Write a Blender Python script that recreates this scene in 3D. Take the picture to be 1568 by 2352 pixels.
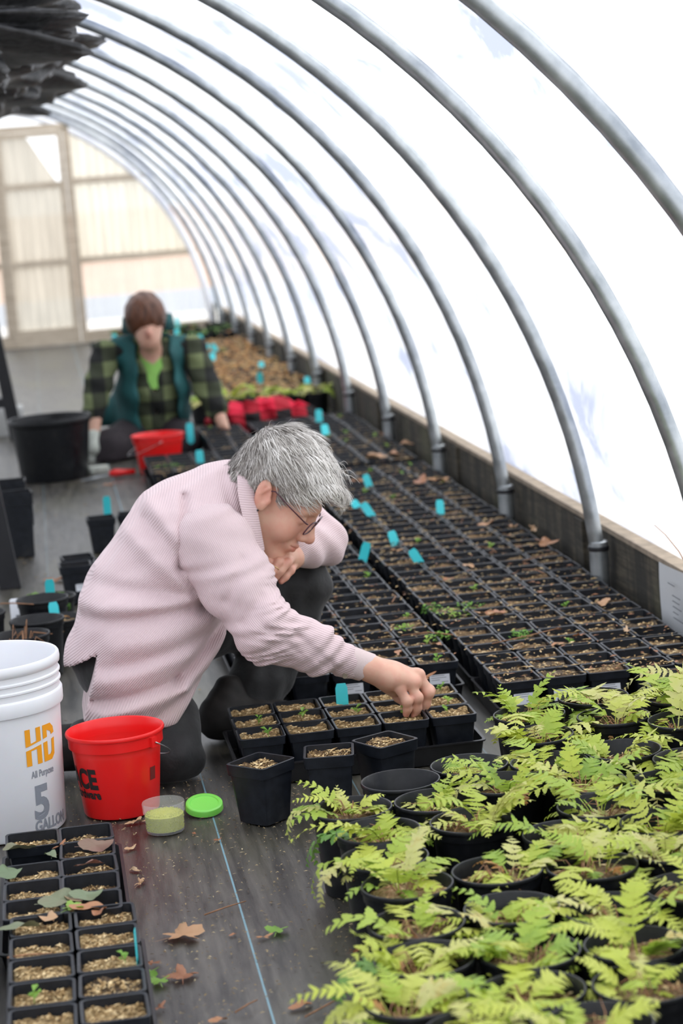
import bpy, bmesh, math, random
import numpy as np
from mathutils import Vector, Matrix

for o in list(bpy.data.objects):
    bpy.data.objects.remove(o)
SC = bpy.context.scene
COL = SC.collection
random.seed(7)
RNG = np.random.default_rng(7)

# ------------------------------------------------------------------ camera
cam_d = bpy.data.cameras.new('camera')
cam_d.sensor_fit = 'VERTICAL'
cam_d.sensor_height = 36.0
cam_d.sensor_width = 24.0
cam_d.lens = 76.53
cam_d.clip_start = 0.05
cam_d.clip_end = 400
cam_d.dof.use_dof = True
cam_d.dof.focus_distance = 4.28
cam_d.dof.aperture_fstop = 4.4
cam = bpy.data.objects.new('camera', cam_d)
COL.objects.link(cam)
_y, _p, _r = math.radians(7.423), math.radians(8.812), math.radians(4.5)
_fw = Vector((math.sin(_y) * math.cos(_p), math.cos(_y) * math.cos(_p), -math.sin(_p)))
_rt = Vector((math.cos(_y), -math.sin(_y), 0))
_up = _rt.cross(_fw)
_ir = _rt * math.cos(_r) - _up * math.sin(_r)
_iu = _rt * math.sin(_r) + _up * math.cos(_r)
cam.matrix_world = Matrix(((_ir.x, _iu.x, -_fw.x, 0), (_ir.y, _iu.y, -_fw.y, 0), (_ir.z, _iu.z, -_fw.z, 1.25), (0, 0, 0, 1)))
SC.camera = cam

# ------------------------------------------------------------------ sky: bright overcast
wd = bpy.data.worlds.new('overcast_sky')
SC.world = wd
wd.use_nodes = True
bg = wd.node_tree.nodes['Background']
bg.inputs[0].default_value = (0.94, 0.97, 1.0, 1)
bg.inputs[1].default_value = 1.45
SC.view_settings.view_transform = 'Standard'
SC.view_settings.look = 'None'
SC.view_settings.exposure = 0.28
SC.view_settings.gamma = 1.0
SC.view_settings.use_curve_mapping = False
# a thin-cloud sun, high on the right, very soft
sun_d = bpy.data.lights.new('sun', 'SUN')
sun_d.energy = 2.2
sun_d.angle = math.radians(50)
sun_d.color = (1.0, 0.97, 0.92)
sun = bpy.data.objects.new('sun', sun_d)
COL.objects.link(sun)
sun.location = (6, 4, 9)
sun.rotation_euler = (math.radians(-6), math.radians(34), 0)

# ------------------------------------------------------------------ helpers
MATS = {}
class NT:
    def __init__(s, name):
        s.m = bpy.data.materials.new(name); s.m.use_nodes = True
        s.t = s.m.node_tree; s.n = s.t.nodes; s.b = s.n['Principled BSDF']; s.out = s.n['Material Output']
        MATS[name] = s.m
    def add(s, typ, **kw):
        nd = s.n.new(typ)
        for k, v in kw.items():
            if k.startswith('i_'):
                nd.inputs[k[2:].replace('_', ' ')].default_value = v
            else:
                setattr(nd, k, v)
        return nd
    def link(s, a, b): s.t.links.new(a, b)
    def coords(s, scale=(1, 1, 1), kind='Object'):
        c = s.add('ShaderNodeTexCoord'); m = s.add('ShaderNodeMapping')
        m.inputs['Scale'].default_value = scale
        s.link(c.outputs[kind], m.inputs[0]); return m.outputs[0]
    def noise(s, vec, scale, detail=4, rough=0.55, dist=0.0):
        nd = s.add('ShaderNodeTexNoise'); nd.inputs['Scale'].default_value = scale
        nd.inputs['Detail'].default_value = detail; nd.inputs['Roughness'].default_value = rough
        nd.inputs['Distortion'].default_value = dist
        if vec is not None: s.link(vec, nd.inputs['Vector'])
        return nd.outputs['Fac']
    def ramp(s, fac, stops, interp='LINEAR'):
        r = s.add('ShaderNodeValToRGB'); e = r.color_ramp.elements; r.color_ramp.interpolation = interp
        while len(e) < len(stops): e.new(0.5)
        for i, (p, c) in enumerate(stops):
            e[i].position = p; e[i].color = (*c, 1) if len(c) == 3 else c
        s.link(fac, r.inputs[0]); return r.outputs[0]
    def mix(s, fac, a, b, mode='MIX'):
        m = s.add('ShaderNodeMix', data_type='RGBA', blend_type=mode)
        for sock, v in ((m.inputs[0], fac), (m.inputs[6], a), (m.inputs[7], b)):
            if hasattr(v, 'node'): s.link(v, sock)
            else: sock.default_value = v if not isinstance(v, tuple) else ((*v, 1) if len(v) == 3 else v)
        return m.outputs[2]
    def math(s, op, a, b=0.0):
        m = s.add('ShaderNodeMath', operation=op)
        for i, v in enumerate((a, b)):
            if hasattr(v, 'node'): s.link(v, m.inputs[i])
            else: m.inputs[i].default_value = v
        return m.outputs[0]
    def bump(s, h, strength=0.3, dist=0.002, normal=None):
        b = s.add('ShaderNodeBump'); b.inputs['Strength'].default_value = strength; b.inputs['Distance'].default_value = dist
        s.link(h, b.inputs['Height'])
        if normal: s.link(normal, b.inputs['Normal'])
        s.link(b.outputs[0], s.b.inputs['Normal']); return b.outputs[0]
    def col(s, c):
        if hasattr(c, 'node'): s.link(c, s.b.inputs['Base Color'])
        else: s.b.inputs['Base Color'].default_value = (*c, 1)
    def set(s, **kw):
        for k, v in kw.items():
            s.b.inputs[k.replace('_', ' ')].default_value = v
        return s
    def random(s): return s.add('ShaderNodeObjectInfo').outputs['Random']

def plain(name, c, rough=0.5, var=0.0, scale=30, metal=0.0, **kw):
    m = NT(name)
    if var:
        v = m.coords(); f = m.noise(v, scale)
        m.col(m.ramp(f, [(0.3, tuple(x * (1 - var) for x in c)), (0.7, tuple(min(1, x * (1 + var)) for x in c))]))
        m.bump(f, 0.1, 0.001)
    else:
        v = m.coords(); f = m.noise(v, scale)
        m.col(m.mix(f, c, tuple(x * 0.93 for x in c)))
    m.set(Roughness=rough, Metallic=metal, **kw)
    return m.m

def mk(name, verts, faces, mat=None, smooth=False, attrs=None):
    me = bpy.data.meshes.new(name)
    me.from_pydata([tuple(map(float, v)) for v in verts], [], [tuple(map(int, f)) for f in faces])
    if mat:
        for m in (mat if isinstance(mat, (list, tuple)) else [mat]):
            me.materials.append(MATS[m] if isinstance(m, str) else m)
    if smooth:
        me.polygons.foreach_set('use_smooth', [True] * len(me.polygons))
    if attrs:
        for k, v in attrs.items():
            a = me.attributes.new(k, 'FLOAT', 'POINT'); a.data.foreach_set('value', np.asarray(v, dtype=np.float32))
    me.update(); return me

def auto_smooth(me, ang=40):
    bm = bmesh.new(); bm.from_mesh(me)
    for e in bm.edges:
        e.smooth = not (len(e.link_faces) == 2 and e.calc_face_angle(0) > math.radians(ang))
    for f in bm.faces: f.smooth = True
    bm.to_mesh(me); bm.free(); return me

def tag(o, label=None, cat=None, group=None, kind=None):
    if label: o['label'] = label
    if cat: o['category'] = cat
    if group: o['group'] = group
    if kind: o['kind'] = kind
    return o

def thing(name, label, cat, loc=(0, 0, 0), rz=0, group=None, kind=None):
    o = bpy.data.objects.new(name, None); COL.objects.link(o)
    o.empty_display_size = 0.05
    o.location = loc; o.rotation_euler = (0, 0, rz)
    return tag(o, label, cat, group, kind)

def ob(name, me, parent=None, loc=(0, 0, 0), rot=(0, 0, 0), scale=(1, 1, 1)):
    o = bpy.data.objects.new(name, me); COL.objects.link(o)
    o.location = loc; o.rotation_euler = rot; o.scale = scale
    if parent: o.parent = parent
    return o

class MB:
    """collects simple shapes into one mesh"""
    def __init__(s): s.v = []; s.f = []
    def add(s, v, f):
        n = len(s.v); s.v += [tuple(p) for p in v]; s.f += [tuple(i + n for i in q) for q in f]; return s
    def box(s, lo, hi):
        x0, y0, z0 = lo; x1, y1, z1 = hi
        return s.add([(x0, y0, z0), (x1, y0, z0), (x1, y1, z0), (x0, y1, z0), (x0, y0, z1), (x1, y0, z1), (x1, y1, z1), (x0, y1, z1)],
                     [(0, 3, 2, 1), (4, 5, 6, 7), (0, 1, 5, 4), (1, 2, 6, 5), (2, 3, 7, 6), (3, 0, 4, 7)])
    def loops(s, L, cap0=False, cap1=False, closed=True):
        n = len(L[0]); b = len(s.v)
        for l in L: s.v += [tuple(p) for p in l]
        for i in range(len(L) - 1):
            for j in range(n if closed else n - 1):
                k = (j + 1) % n
                s.f.append((b + i * n + j, b + i * n + k, b + (i + 1) * n + k, b + (i + 1) * n + j))
        if cap0: s.f.append(tuple(b + j for j in reversed(range(n))))
        if cap1: s.f.append(tuple(b + (len(L) - 1) * n + j for j in range(n)))
        return s
    def tube(s, pts, rad, n=8, cap=True):
        pts = [Vector(p) for p in pts]; L = []; up = None
        for i, p in enumerate(pts):
            d = (pts[min(i + 1, len(pts) - 1)] - pts[max(i - 1, 0)]).normalized()
            if up is None: up = Vector((0, 0, 1)) if abs(d.z) < 0.9 else Vector((1, 0, 0))
            a = d.cross(up).normalized(); up = a.cross(d).normalized()
            r = rad[i] if isinstance(rad, (list, tuple)) else rad
            L.append([p + (a * math.cos(2 * math.pi * k / n) + up * math.sin(2 * math.pi * k / n)) * r for k in range(n)])
        return s.loops(L, cap, cap)
    def lathe(s, prof, n=32, c=(0, 0, 0), cap0=False, cap1=False):
        return s.loops([[(c[0] + r * math.cos(2 * math.pi * k / n), c[1] + r * math.sin(2 * math.pi * k / n), c[2] + z) for k in range(n)] for r, z in prof], cap0, cap1)
    def mesh(s, name, mat, smooth=False, ang=None):
        me = mk(name, s.v, s.f, mat, smooth)
        if ang: auto_smooth(me, ang)
        return me

def rsq(h, r, z, n=3, hy=None):
    hy = hy or h; out = []
    for cx, cy, a0 in ((h - r, hy - r, 0), (-h + r, hy - r, 90), (-h + r, -hy + r, 180), (h - r, -hy + r, 270)):
        for k in range(n):
            a = math.radians(a0 + 90 * k / (n - 1)); out.append((cx + r * math.cos(a), cy + r * math.sin(a), z))
    return out

# ---- implicit surfaces -> mesh (naive surface nets)
def surfnet(fn, lo, hi, h):
    lo = np.array(lo, float); n = np.ceil((np.array(hi, float) - lo) / h).astype(int) + 1
    ax = [(lo[i] + h * np.arange(n[i])).astype(np.float32) for i in range(3)]
    X, Y, Z = np.meshgrid(*ax, indexing='ij')
    V = fn(X, Y, Z).astype(np.float32); S = V < 0
    m = n - 1; acc = np.zeros((*m, 3), np.float32); cnt = np.zeros(m, np.float32)
    def sl(A, o): return A[o[0]:o[0] + m[0], o[1]:o[1] + m[1], o[2]:o[2] + m[2]]
    for d in range(3):
        o1, o2 = [i for i in range(3) if i != d]
        for a in (0, 1):
            for b in (0, 1):
                c0 = [0, 0, 0]; c0[o1] = a; c0[o2] = b; c1 = list(c0); c1[d] = 1
                va, vb = sl(V, c0), sl(V, c1); mm = sl(S, c0) != sl(S, c1)
                den = va - vb; t = np.where(mm, va / np.where(den == 0, 1, den), 0)
                for q in range(3):
                    acc[..., q] += np.where(mm, t if q == d else c0[q], 0)
                cnt += mm
    act = cnt > 0; idx = np.full(m, -1, np.int64); ids = np.argwhere(act); idx[act] = np.arange(len(ids))
    verts = lo + h * (ids + acc[act] / cnt[act][:, None])
    quads = []
    for d in range(3):
        o1, o2 = [(1, 2), (2, 0), (0, 1)][d]
        s0 = [slice(0, n[i]) for i in range(3)]; s1 = list(s0)
        s0[d] = slice(0, n[d] - 1); s1[d] = slice(1, n[d])
        e = S[tuple(s0)] != S[tuple(s1)]
        E_ = np.argwhere(e); pos = S[tuple(s0)][e]
        ok = (E_[:, o1] > 0) & (E_[:, o2] > 0) & (E_[:, o1] < m[o1]) & (E_[:, o2] < m[o2])
        E_ = E_[ok]; pos = pos[ok]
        def cid(a, b):
            q = E_.copy(); q[:, o1] -= a; q[:, o2] -= b; return idx[q[:, 0], q[:, 1], q[:, 2]]
        Q = np.stack([cid(1, 1), cid(0, 1), cid(0, 0), cid(1, 0)], 1)
        Q[~pos] = Q[~pos][:, ::-1]; quads.append(Q)
    return verts, np.concatenate(quads)

def relax(v, q, it=2, lam=0.5):
    for _ in range(it):
        acc = np.zeros_like(v); c = np.zeros(len(v))
        for a in range(4):
            for b in ((a + 1) % 4, (a + 3) % 4):
                np.add.at(acc, q[:, a], v[q[:, b]]); np.add.at(c, q[:, a], 1)
        v = v + lam * (acc / np.maximum(c, 1)[:, None] - v)
    return v

def smin(a, b, k):
    h = np.clip(0.5 + 0.5 * (b - a) / k, 0, 1); return b + (a - b) * h - k * h * (1 - h)
def smax(a, b, k): return -smin(-a, -b, k)
def cone(X, Y, Z, a, b, ra, rb, sy=1.0, sz=1.0):
    """tapered capsule; sy < 1 widens it along Y"""
    a = np.array(a, float); b = np.array(b, float); d = b - a; d[1] *= sy; d[2] *= sz
    px, py, pz = X - a[0], (Y - a[1]) * sy, (Z - a[2]) * sz
    t = np.clip((px * d[0] + py * d[1] + pz * d[2]) / max(d @ d, 1e-9), 0, 1)
    return np.sqrt((px - t * d[0]) ** 2 + (py - t * d[1]) ** 2 + (pz - t * d[2]) ** 2) - (ra + (rb - ra) * t)
def chain(X, Y, Z, pts, rads, k=0.02, sy=1.0):
    r = None
    for i in range(len(pts) - 1):
        c = cone(X, Y, Z, pts[i], pts[i + 1], rads[i], rads[i + 1], sy)
        r = c if r is None else smin(r, c, k)
    return r
def ell(X, Y, Z, c, r):
    px, py, pz = X - c[0], Y - c[1], Z - c[2]
    k0 = np.sqrt((px / r[0]) ** 2 + (py / r[1]) ** 2 + (pz / r[2]) ** 2)
    k1 = np.sqrt((px / r[0] ** 2) ** 2 + (py / r[1] ** 2) ** 2 + (pz / r[2] ** 2) ** 2)
    return k0 * (k0 - 1) / np.maximum(k1, 1e-6)
def segd(X, Z, a, b):
    dx, dz = b[0] - a[0], b[1] - a[1]
    t = np.clip(((X - a[0]) * dx + (Z - a[1]) * dz) / (dx * dx + dz * dz), 0, 1)
    return np.sqrt((X - a[0] - t * dx) ** 2 + (Z - a[1] - t * dz) ** 2)

def sdf_part(name, fn, lo, hi, h, mat, parent, it=2, attr=None):
    v, q = surfnet(fn, lo, hi, h); v = relax(v, q, it)
    at = attr(v) if attr else None
    off = np.array(parent.location) if parent else np.zeros(3)
    me = mk(name, v - off, q, mat, True, at)
    return ob(name, me, parent)

ORD = ['first', 'second', 'third', 'fourth', 'fifth', 'sixth', 'seventh', 'eighth', 'ninth', 'tenth', 'eleventh', 'twelfth',
       'thirteenth', 'fourteenth', 'fifteenth', 'sixteenth', 'seventeenth', 'eighteenth', 'nineteenth', 'twentieth'] 
ORD += ['twenty-' + w for w in ORD[:9]] + ['thirtieth'] + ['thirty-' + w for w in ORD[:9]] + ['fortieth'] + ['forty-' + w for w in ORD[:9]] + ['fiftieth'] + ['fifty-' + w for w in ORD[:9]]

# ------------------------------------------------------------------ materials
def build_materials():
    # woven ground cover
    m = NT('ground_fabric'); v = m.coords(); big = m.noise(m.coords((1.2, 0.35, 1)), 3.0, 5)
    streak = m.noise(m.coords((10, 0.9, 1)), 4.0, 6, 0.65); fine = m.noise(v, 260, 3)
    c = m.ramp(streak, [(0.36, (0.016, 0.0150, 0.013)), (0.64, (0.088, 0.081, 0.070))])
    alg = m.ramp(big, [(0.5, (0, 0, 0)), (0.68, (1, 1, 1))])
    alg2 = m.math('MULTIPLY', alg, 0.55)
    c = m.mix(alg2, c, (0.080, 0.074, 0.034))
    # worn chalky lime patches
    ch = m.ramp(m.noise(m.coords((1, 0.5, 1)), 4.5, 6, 0.65, 0.5), [(0.58, (0, 0, 0)), (0.74, (1, 1, 1))])
    c = m.mix(m.math('MULTIPLY', ch, 0.28), c, (0.20, 0.195, 0.18))
    sep = m.add('ShaderNodeSeparateXYZ'); m.link(v, sep.inputs[0])
    for x0 in (0.244, -0.061, 0.549, -0.366, 0.854, -0.671):   # woven marker threads
        d = m.math('ABSOLUTE', m.math('SUBTRACT', sep.outputs[0], x0))
        line = m.math('LESS_THAN', d, 0.0017)
        if x0 != 0.244: line = m.math('MULTIPLY', line, 0.35)
        c = m.mix(line, c, (0.16, 0.30, 0.36))
    m.col(c); m.set(Roughness=0.40, Specular_IOR_Level=0.75)
    wv = m.add('ShaderNodeTexWave', wave_type='BANDS', bands_direction='X'); m.link(v, wv.inputs[0]); wv.inputs['Scale'].default_value = 120
    h = m.math('ADD', m.math('MULTIPLY', wv.outputs['Fac'], 0.5), fine); h = m.math('ADD', h, m.math('MULTIPLY', streak, 2.0))
    m.bump(h, 0.2, 0.002)
    # greenhouse film: cloudy polythene
    m = NT('poly_film'); cl = m.noise(m.coords((0.9, 0.45, 0.9)), 2.4, 5, 0.6, 0.6)
    tr = m.add('ShaderNodeBsdfTranslucent'); tp = m.add('ShaderNodeBsdfTransparent'); gl = m.add('ShaderNodeBsdfGlossy')
    m.link(m.ramp(cl, [(0.40, (0.97, 0.97, 0.99)), (0.62, (0.33, 0.36, 0.46))]), tr.inputs[0])
    gl.inputs['Roughness'].default_value = 0.25; tp.inputs[0].default_value = (0.97, 0.98, 1, 1)
    a = m.add('ShaderNodeMixShader'); b = m.add('ShaderNodeMixShader')
    m.link(m.ramp(cl, [(0.40, (0.45,) * 3), (0.62, (0.97,) * 3)]), a.inputs[0]); m.link(tp.outputs[0], a.inputs[1]); m.link(tr.outputs[0], a.inputs[2])
    b.inputs[0].default_value = 0.05; m.link(a.outputs[0], b.inputs[1]); m.link(gl.outputs[0], b.inputs[2]); m.link(b.outputs[0], m.out.inputs[0])
    # corrugated end panels
    for nm, c0, mixf in (('panel_cream', (0.84, 0.79, 0.67), 0.90), ('panel_tan', (0.66, 0.61, 0.52), 0.92), ('panel_clear', (0.96, 0.92, 0.88), 0.30)):
        m = NT(nm); f = m.noise(m.coords((6, 1, 0.6)), 3, 4)
        tr = m.add('ShaderNodeBsdfTranslucent'); tp = m.add('ShaderNodeBsdfTransparent'); df = m.add('ShaderNodeBsdfDiffuse')
        cc = m.ramp(f, [(0.35, tuple(x * 0.82 for x in c0)), (0.65, c0)])
        m.link(cc, tr.inputs[0]); m.link(cc, df.inputs[0])
        a = m.add('ShaderNodeMixShader'); b = m.add('ShaderNodeMixShader'); a.inputs[0].default_value = mixf; b.inputs[0].default_value = 0.15
        m.link(tp.outputs[0], a.inputs[1]); m.link(tr.outputs[0], a.inputs[2]); m.link(a.outputs[0], b.inputs[1]); m.link(df.outputs[0], b.inputs[2]); m.link(b.outputs[0], m.out.inputs[0])
    # galvanised steel
    m = NT('galvanised'); f = m.noise(m.coords((1, 1, 1)), 18, 5, 0.6)
    m.col(m.ramp(f, [(0.3, (0.33, 0.36, 0.38)), (0.7, (0.52, 0.55, 0.57))])); m.set(Metallic=0.85)
    m.link(m.ramp(f, [(0.3, (0.34,) * 3), (0.7, (0.48,) * 3)]), m.b.inputs['Roughness'])
    m = NT('wall_timber'); v = m.coords((1, 1, 1)); g = m.noise(m.coords((3, 2.5, 30)), 2.2, 6, 0.65); st = m.noise(m.coords((1, 9, 1.2)), 1.5, 5, 0.7)
    c = m.ramp(g, [(0.3, (0.022, 0.019, 0.014)), (0.7, (0.105, 0.088, 0.06))])
    c = m.mix(m.ramp(st, [(0.42, (0, 0, 0)), (0.55, (0.85,) * 3)]), c, (0.016, 0.015, 0.012))
    c = m.mix(m.ramp(m.noise(v, 2.6, 4), [(0.52, (0, 0, 0)), (0.7, (0.5,) * 3)]), c, (0.12, 0.125, 0.06))
    m.col(c); m.set(Roughness=0.85); m.bump(g, 0.5, 0.004)
    plain('timber_cap', (0.25, 0.20, 0.15), 0.8, 0.25, 25)
    m = NT('pale_timber'); g = m.noise(m.coords((2, 2, 14)), 3, 5); m.col(m.ramp(g, [(0.3, (0.42, 0.34, 0.25)), (0.7, (0.62, 0.53, 0.41))])); m.set(Roughness=0.8)
    m = NT('shade_cloth'); f = m.noise(m.coords(), 30, 5); m.col(m.ramp(f, [(0.3, (0.008, 0.008, 0.008)), (0.75, (0.05, 0.05, 0.052))])); m.set(Roughness=0.42); m.bump(f, 0.5, 0.01)
    # plastics
    m = NT('pot_black'); f = m.noise(m.coords(), 60, 4); r = m.random()
    c = m.ramp(f, [(0.35, (0.004, 0.0045, 0.006)), (0.8, (0.011, 0.012, 0.015))])
    dust = m.ramp(m.noise(m.coords(), 14, 6, 0.7), [(0.55, (0, 0, 0)), (0.8, (0.22,) * 3)])
    m.col(m.mix(dust, c, (0.10, 0.095, 0.085))); m.set(Roughness=0.38, Specular_IOR_Level=0.36); m.bump(f, 0.06, 0.001)
    m = NT('pot_slate'); f = m.noise(m.coords(), 50, 4)
    c = m.ramp(f, [(0.35, (0.006, 0.0075, 0.011)), (0.8, (0.015, 0.018, 0.025))])
    dust = m.ramp(m.noise(m.coords(), 10, 6, 0.7), [(0.55, (0, 0, 0)), (0.8, (0.28,) * 3)])
    m.col(m.mix(dust, c, (0.13, 0.12, 0.10))); m.set(Roughness=0.40, Specular_IOR_Level=0.38); m.bump(f, 0.05, 0.001)
    plain('tray_black', (0.012, 0.012, 0.014), 0.4, 0.3)
    for nm, c in (('white_plastic', (0.80, 0.81, 0.84)), ('red_plastic', (0.82, 0.012, 0.012)), ('lime_plastic', (0.20, 0.66, 0.09))):
        m = NT(nm); f = m.noise(m.coords(), 8, 5); m.col(m.mix(m.ramp(f, [(0.4, (0, 0, 0)), (0.8, (0.18,) * 3)]), c, tuple(x * 0.72 for x in c)))
        m.set(Roughness=0.33); m.b.inputs['Subsurface Weight'].default_value = 0.08; m.b.inputs['Subsurface Scale'].default_value = 0.01
    m = NT('clear_plastic'); m.col((0.9, 0.91, 0.92)); m.set(Roughness=0.25, Alpha=0.13); m.b.inputs['IOR'].default_value = 1.3
    plain('tag_cyan', (0.05, 0.64, 0.70), 0.45)
    plain('sticker_white', (0.72, 0.74, 0.78), 0.5); plain('print_grey', (0.20, 0.21, 0.23), 0.6); plain('ink_black', (0.015, 0.012, 0.012), 0.5)
    plain('ink_orange', (0.90, 0.36, 0.015), 0.45); plain('ink_slate', (0.24, 0.26, 0.30), 0.5); plain('dark_red', (0.16, 0.012, 0.010), 0.6)
    plain('ink_tag', (0.04, 0.12, 0.16), 0.6)
    plain('steel_wire', (0.55, 0.55, 0.56), 0.3, metal=0.9); plain('black_metal', (0.012, 0.012, 0.015), 0.4, 0.2)
    # growing media
    for nm, a, b, c in (('mulch_tan', (0.11, 0.06, 0.02), (0.42, 0.28, 0.12), (0.72, 0.55, 0.30)), ('mulch_brown', (0.05, 0.028, 0.014), (0.20, 0.12, 0.055), (0.38, 0.25, 0.12)), ('mulch_dark', (0.02, 0.014, 0.010), (0.085, 0.055, 0.032), (0.26, 0.18, 0.10))):
        m = NT(nm); v = m.coords(); f = m.noise(m.coords((1, 1.7, 1)), 150, 5, 0.75, 1.0); lo = m.noise(v, 24, 3)
        f2 = m.math('ADD', m.math('MULTIPLY', f, 0.8), m.math('MULTIPLY', lo, 0.25))
        m.col(m.ramp(f2, [(0.36, a), (0.52, b), (0.66, c)])); m.set(Roughness=0.9); m.bump(f, 1.0, 0.006)
    m = NT('chip'); r = m.random(); f = m.noise(m.coords(), 120, 2); m.col(m.ramp(f, [(0.32, (0.13, 0.065, 0.025)), (0.48, (0.44, 0.29, 0.12)), (0.64, (0.78, 0.62, 0.36))])); m.set(Roughness=0.8)
    m = NT('floor_chip'); f = m.noise(m.coords(), 45, 2); m.col(m.ramp(f, [(0.3, (0.12, 0.07, 0.03)), (0.55, (0.30, 0.23, 0.12)), (0.75, (0.50, 0.42, 0.27))])); m.set(Roughness=0.8)
    m = NT('granules'); m.col(m.mix(m.noise(m.coords(), 90, 2), (0.30, 0.33, 0.015), (0.50, 0.52, 0.05))); m.set(Roughness=0.6)
    # plants
    def leafmat(nm, cols, tl=0.35, sc=40):
        m = NT(nm); r = m.random(); f = m.noise(m.coords(), sc, 3); k = m.math('ADD', m.math('MULTIPLY', r, 0.75), m.math('MULTIPLY', f, 0.28))
        c = m.ramp(k, cols); m.col(c); m.set(Roughness=0.5)
        t = m.add('ShaderNodeBsdfTranslucent'); m.link(c, t.inputs[0]); x = m.add('ShaderNodeMixShader'); x.inputs[0].default_value = tl
        m.link(m.b.outputs[0], x.inputs[1]); m.link(t.outputs[0], x.inputs[2]); m.link(x.outputs[0], m.out.inputs[0]); m.bump(f, 0.3, 0.002)
    leafmat('fern_green', [(0.05, (0.20, 0.36, 0.05)), (0.20, (0.36, 0.50, 0.065)), (0.5, (0.52, 0.59, 0.075)), (0.72, (0.58, 0.62, 0.13)), (0.86, (0.64, 0.62, 0.25)), (0.97, (0.62, 0.42, 0.10))])
    leafmat('fern_deep', [(0.1, (0.10, 0.25, 0.04)), (0.9, (0.22, 0.40, 0.07))])
    leafmat('fern_dry', [(0.1, (0.42, 0.17, 0.04)), (0.5, (0.52, 0.29, 0.09)), (0.9, (0.62, 0.43, 0.18))])
    leafmat('seedling_green', [(0.1, (0.16, 0.38, 0.05)), (0.9, (0.36, 0.54, 0.10))])
    leafmat('dead_leaf', [(0.1, (0.24, 0.085, 0.035)), (0.45, (0.38, 0.17, 0.075)), (0.75, (0.46, 0.27, 0.14)), (0.95, (0.50, 0.36, 0.22))], 0.1)
    leafmat('bergenia_leaf', [(0.1, (0.10, 0.17, 0.08)), (0.5, (0.16, 0.20, 0.11)), (0.9, (0.22, 0.09, 0.07))], 0.1, 25)
    plain('stem_brown', (0.30, 0.15, 0.075), 0.7, 0.3, 60); plain('stem_pink', (0.42, 0.10, 0.18), 0.6)
    # people
    def skin(nm, c, red):
        m = NT(nm); v = m.coords(); f = m.noise(v, 45, 5); b = m.noise(v, 9, 3)
        cc = m.mix(m.ramp(f, [(0.4, (0, 0, 0)), (0.75, (0.35,) * 3)]), c, red); a = m.add('ShaderNodeAttribute', attribute_name='blush')
        cc = m.mix(m.math('MULTIPLY', a.outputs['Fac'], 0.8), cc, red)
        m.col(cc); m.set(Roughness=0.48); m.b.inputs['Subsurface Weight'].default_value = 0.15; m.b.inputs['Subsurface Scale'].default_value = 0.008
        m.b.inputs['Subsurface Radius'].default_value = (1, 0.35, 0.2); m.bump(m.noise(v, 240, 4), 0.12, 0.001)
    skin('skin_light', (0.64, 0.375, 0.27), (0.62, 0.19, 0.15)); skin('skin_back', (0.60, 0.36, 0.26), (0.56, 0.24, 0.18))
    m = NT('corduroy_pink'); a = m.add('ShaderNodeAttribute', attribute_name='rib'); s = m.math('SINE', m.math('MULTIPLY', a.outputs['Fac'], 2 * math.pi / 0.0044))
    v = m.coords(); f = m.noise(v, 12, 5); d = m.noise(v, 4.5, 4); dirt = m.add('ShaderNodeAttribute', attribute_name='dirt')
    c = m.mix(m.ramp(f, [(0.35, (0, 0, 0)), (0.7, (0.5,) * 3)]), (0.68, 0.525, 0.54), (0.62, 0.46, 0.48)); c = m.mix(m.ramp(s, [(0.0, (0.22,) * 3), (0.8, (0, 0, 0))]), c, (0.44, 0.33, 0.34))
    c = m.mix(m.math('MULTIPLY', dirt.outputs['Fac'], m.ramp(d, [(0.4, (0.1,) * 3), (0.7, (0.8,) * 3)])), c, (0.46, 0.36, 0.31))
    m.col(c); m.set(Roughness=0.9); m.b.inputs['Sheen Weight'].default_value = 0.25
    h = m.math('ADD', m.math('MULTIPLY', s, 0.5), m.math('MULTIPLY', f, 1.4)); m.bump(h, 0.55, 0.0022)
    m = NT('pink_canvas'); f = m.noise(m.coords(), 300, 3); m.col(m.mix(f, (0.64, 0.52, 0.52), (0.55, 0.44, 0.42))); m.set(Roughness=0.9); m.bump(f, 0.3, 0.001)
    m = NT('trousers_black'); f = m.noise(m.coords(), 26, 5); m.col(m.ramp(f, [(0.35, (0.006, 0.006, 0.006)), (0.75, (0.016, 0.016, 0.017))])); m.set(Roughness=0.75); m.b.inputs['Sheen Weight'].default_value = 0.12; m.bump(f, 0.5, 0.006)
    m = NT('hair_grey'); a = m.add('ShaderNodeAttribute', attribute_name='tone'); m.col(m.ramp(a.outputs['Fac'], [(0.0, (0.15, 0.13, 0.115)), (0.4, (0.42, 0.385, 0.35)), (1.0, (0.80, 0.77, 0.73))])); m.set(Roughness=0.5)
    m = NT('hair_base_grey'); f = m.noise(m.coords((1, 1, 1)), 60, 3); m.col(m.ramp(f, [(0.3, (0.20, 0.18, 0.165)), (0.7, (0.42, 0.385, 0.36))])); m.set(Roughness=0.7)
    m = NT('hair_brown'); f = m.noise(m.coords((1, 1, 0.3)), 60, 3); m.col(m.ramp(f, [(0.3, (0.045, 0.016, 0.008)), (0.75, (0.17, 0.065, 0.03))])); m.set(Roughness=0.5); m.bump(f, 0.5, 0.004)
    m = NT('spectacle_frame'); m.col((0.07, 0.018, 0.03)); m.set(Roughness=0.3)
    m = NT('lens_glass'); m.col((0.95, 0.9, 0.95)); m.set(Roughness=0.05, Alpha=0.16)
    plain('gold', (0.72, 0.52, 0.25), 0.25, metal=1.0); plain('blue_lining', (0.10, 0.14, 0.34), 0.8, 0.2); plain('button_horn', (0.24, 0.20, 0.15), 0.4, 0.3)
    plain('shoe_dark', (0.010, 0.008, 0.007), 0.75, 0.4, 50)
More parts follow.
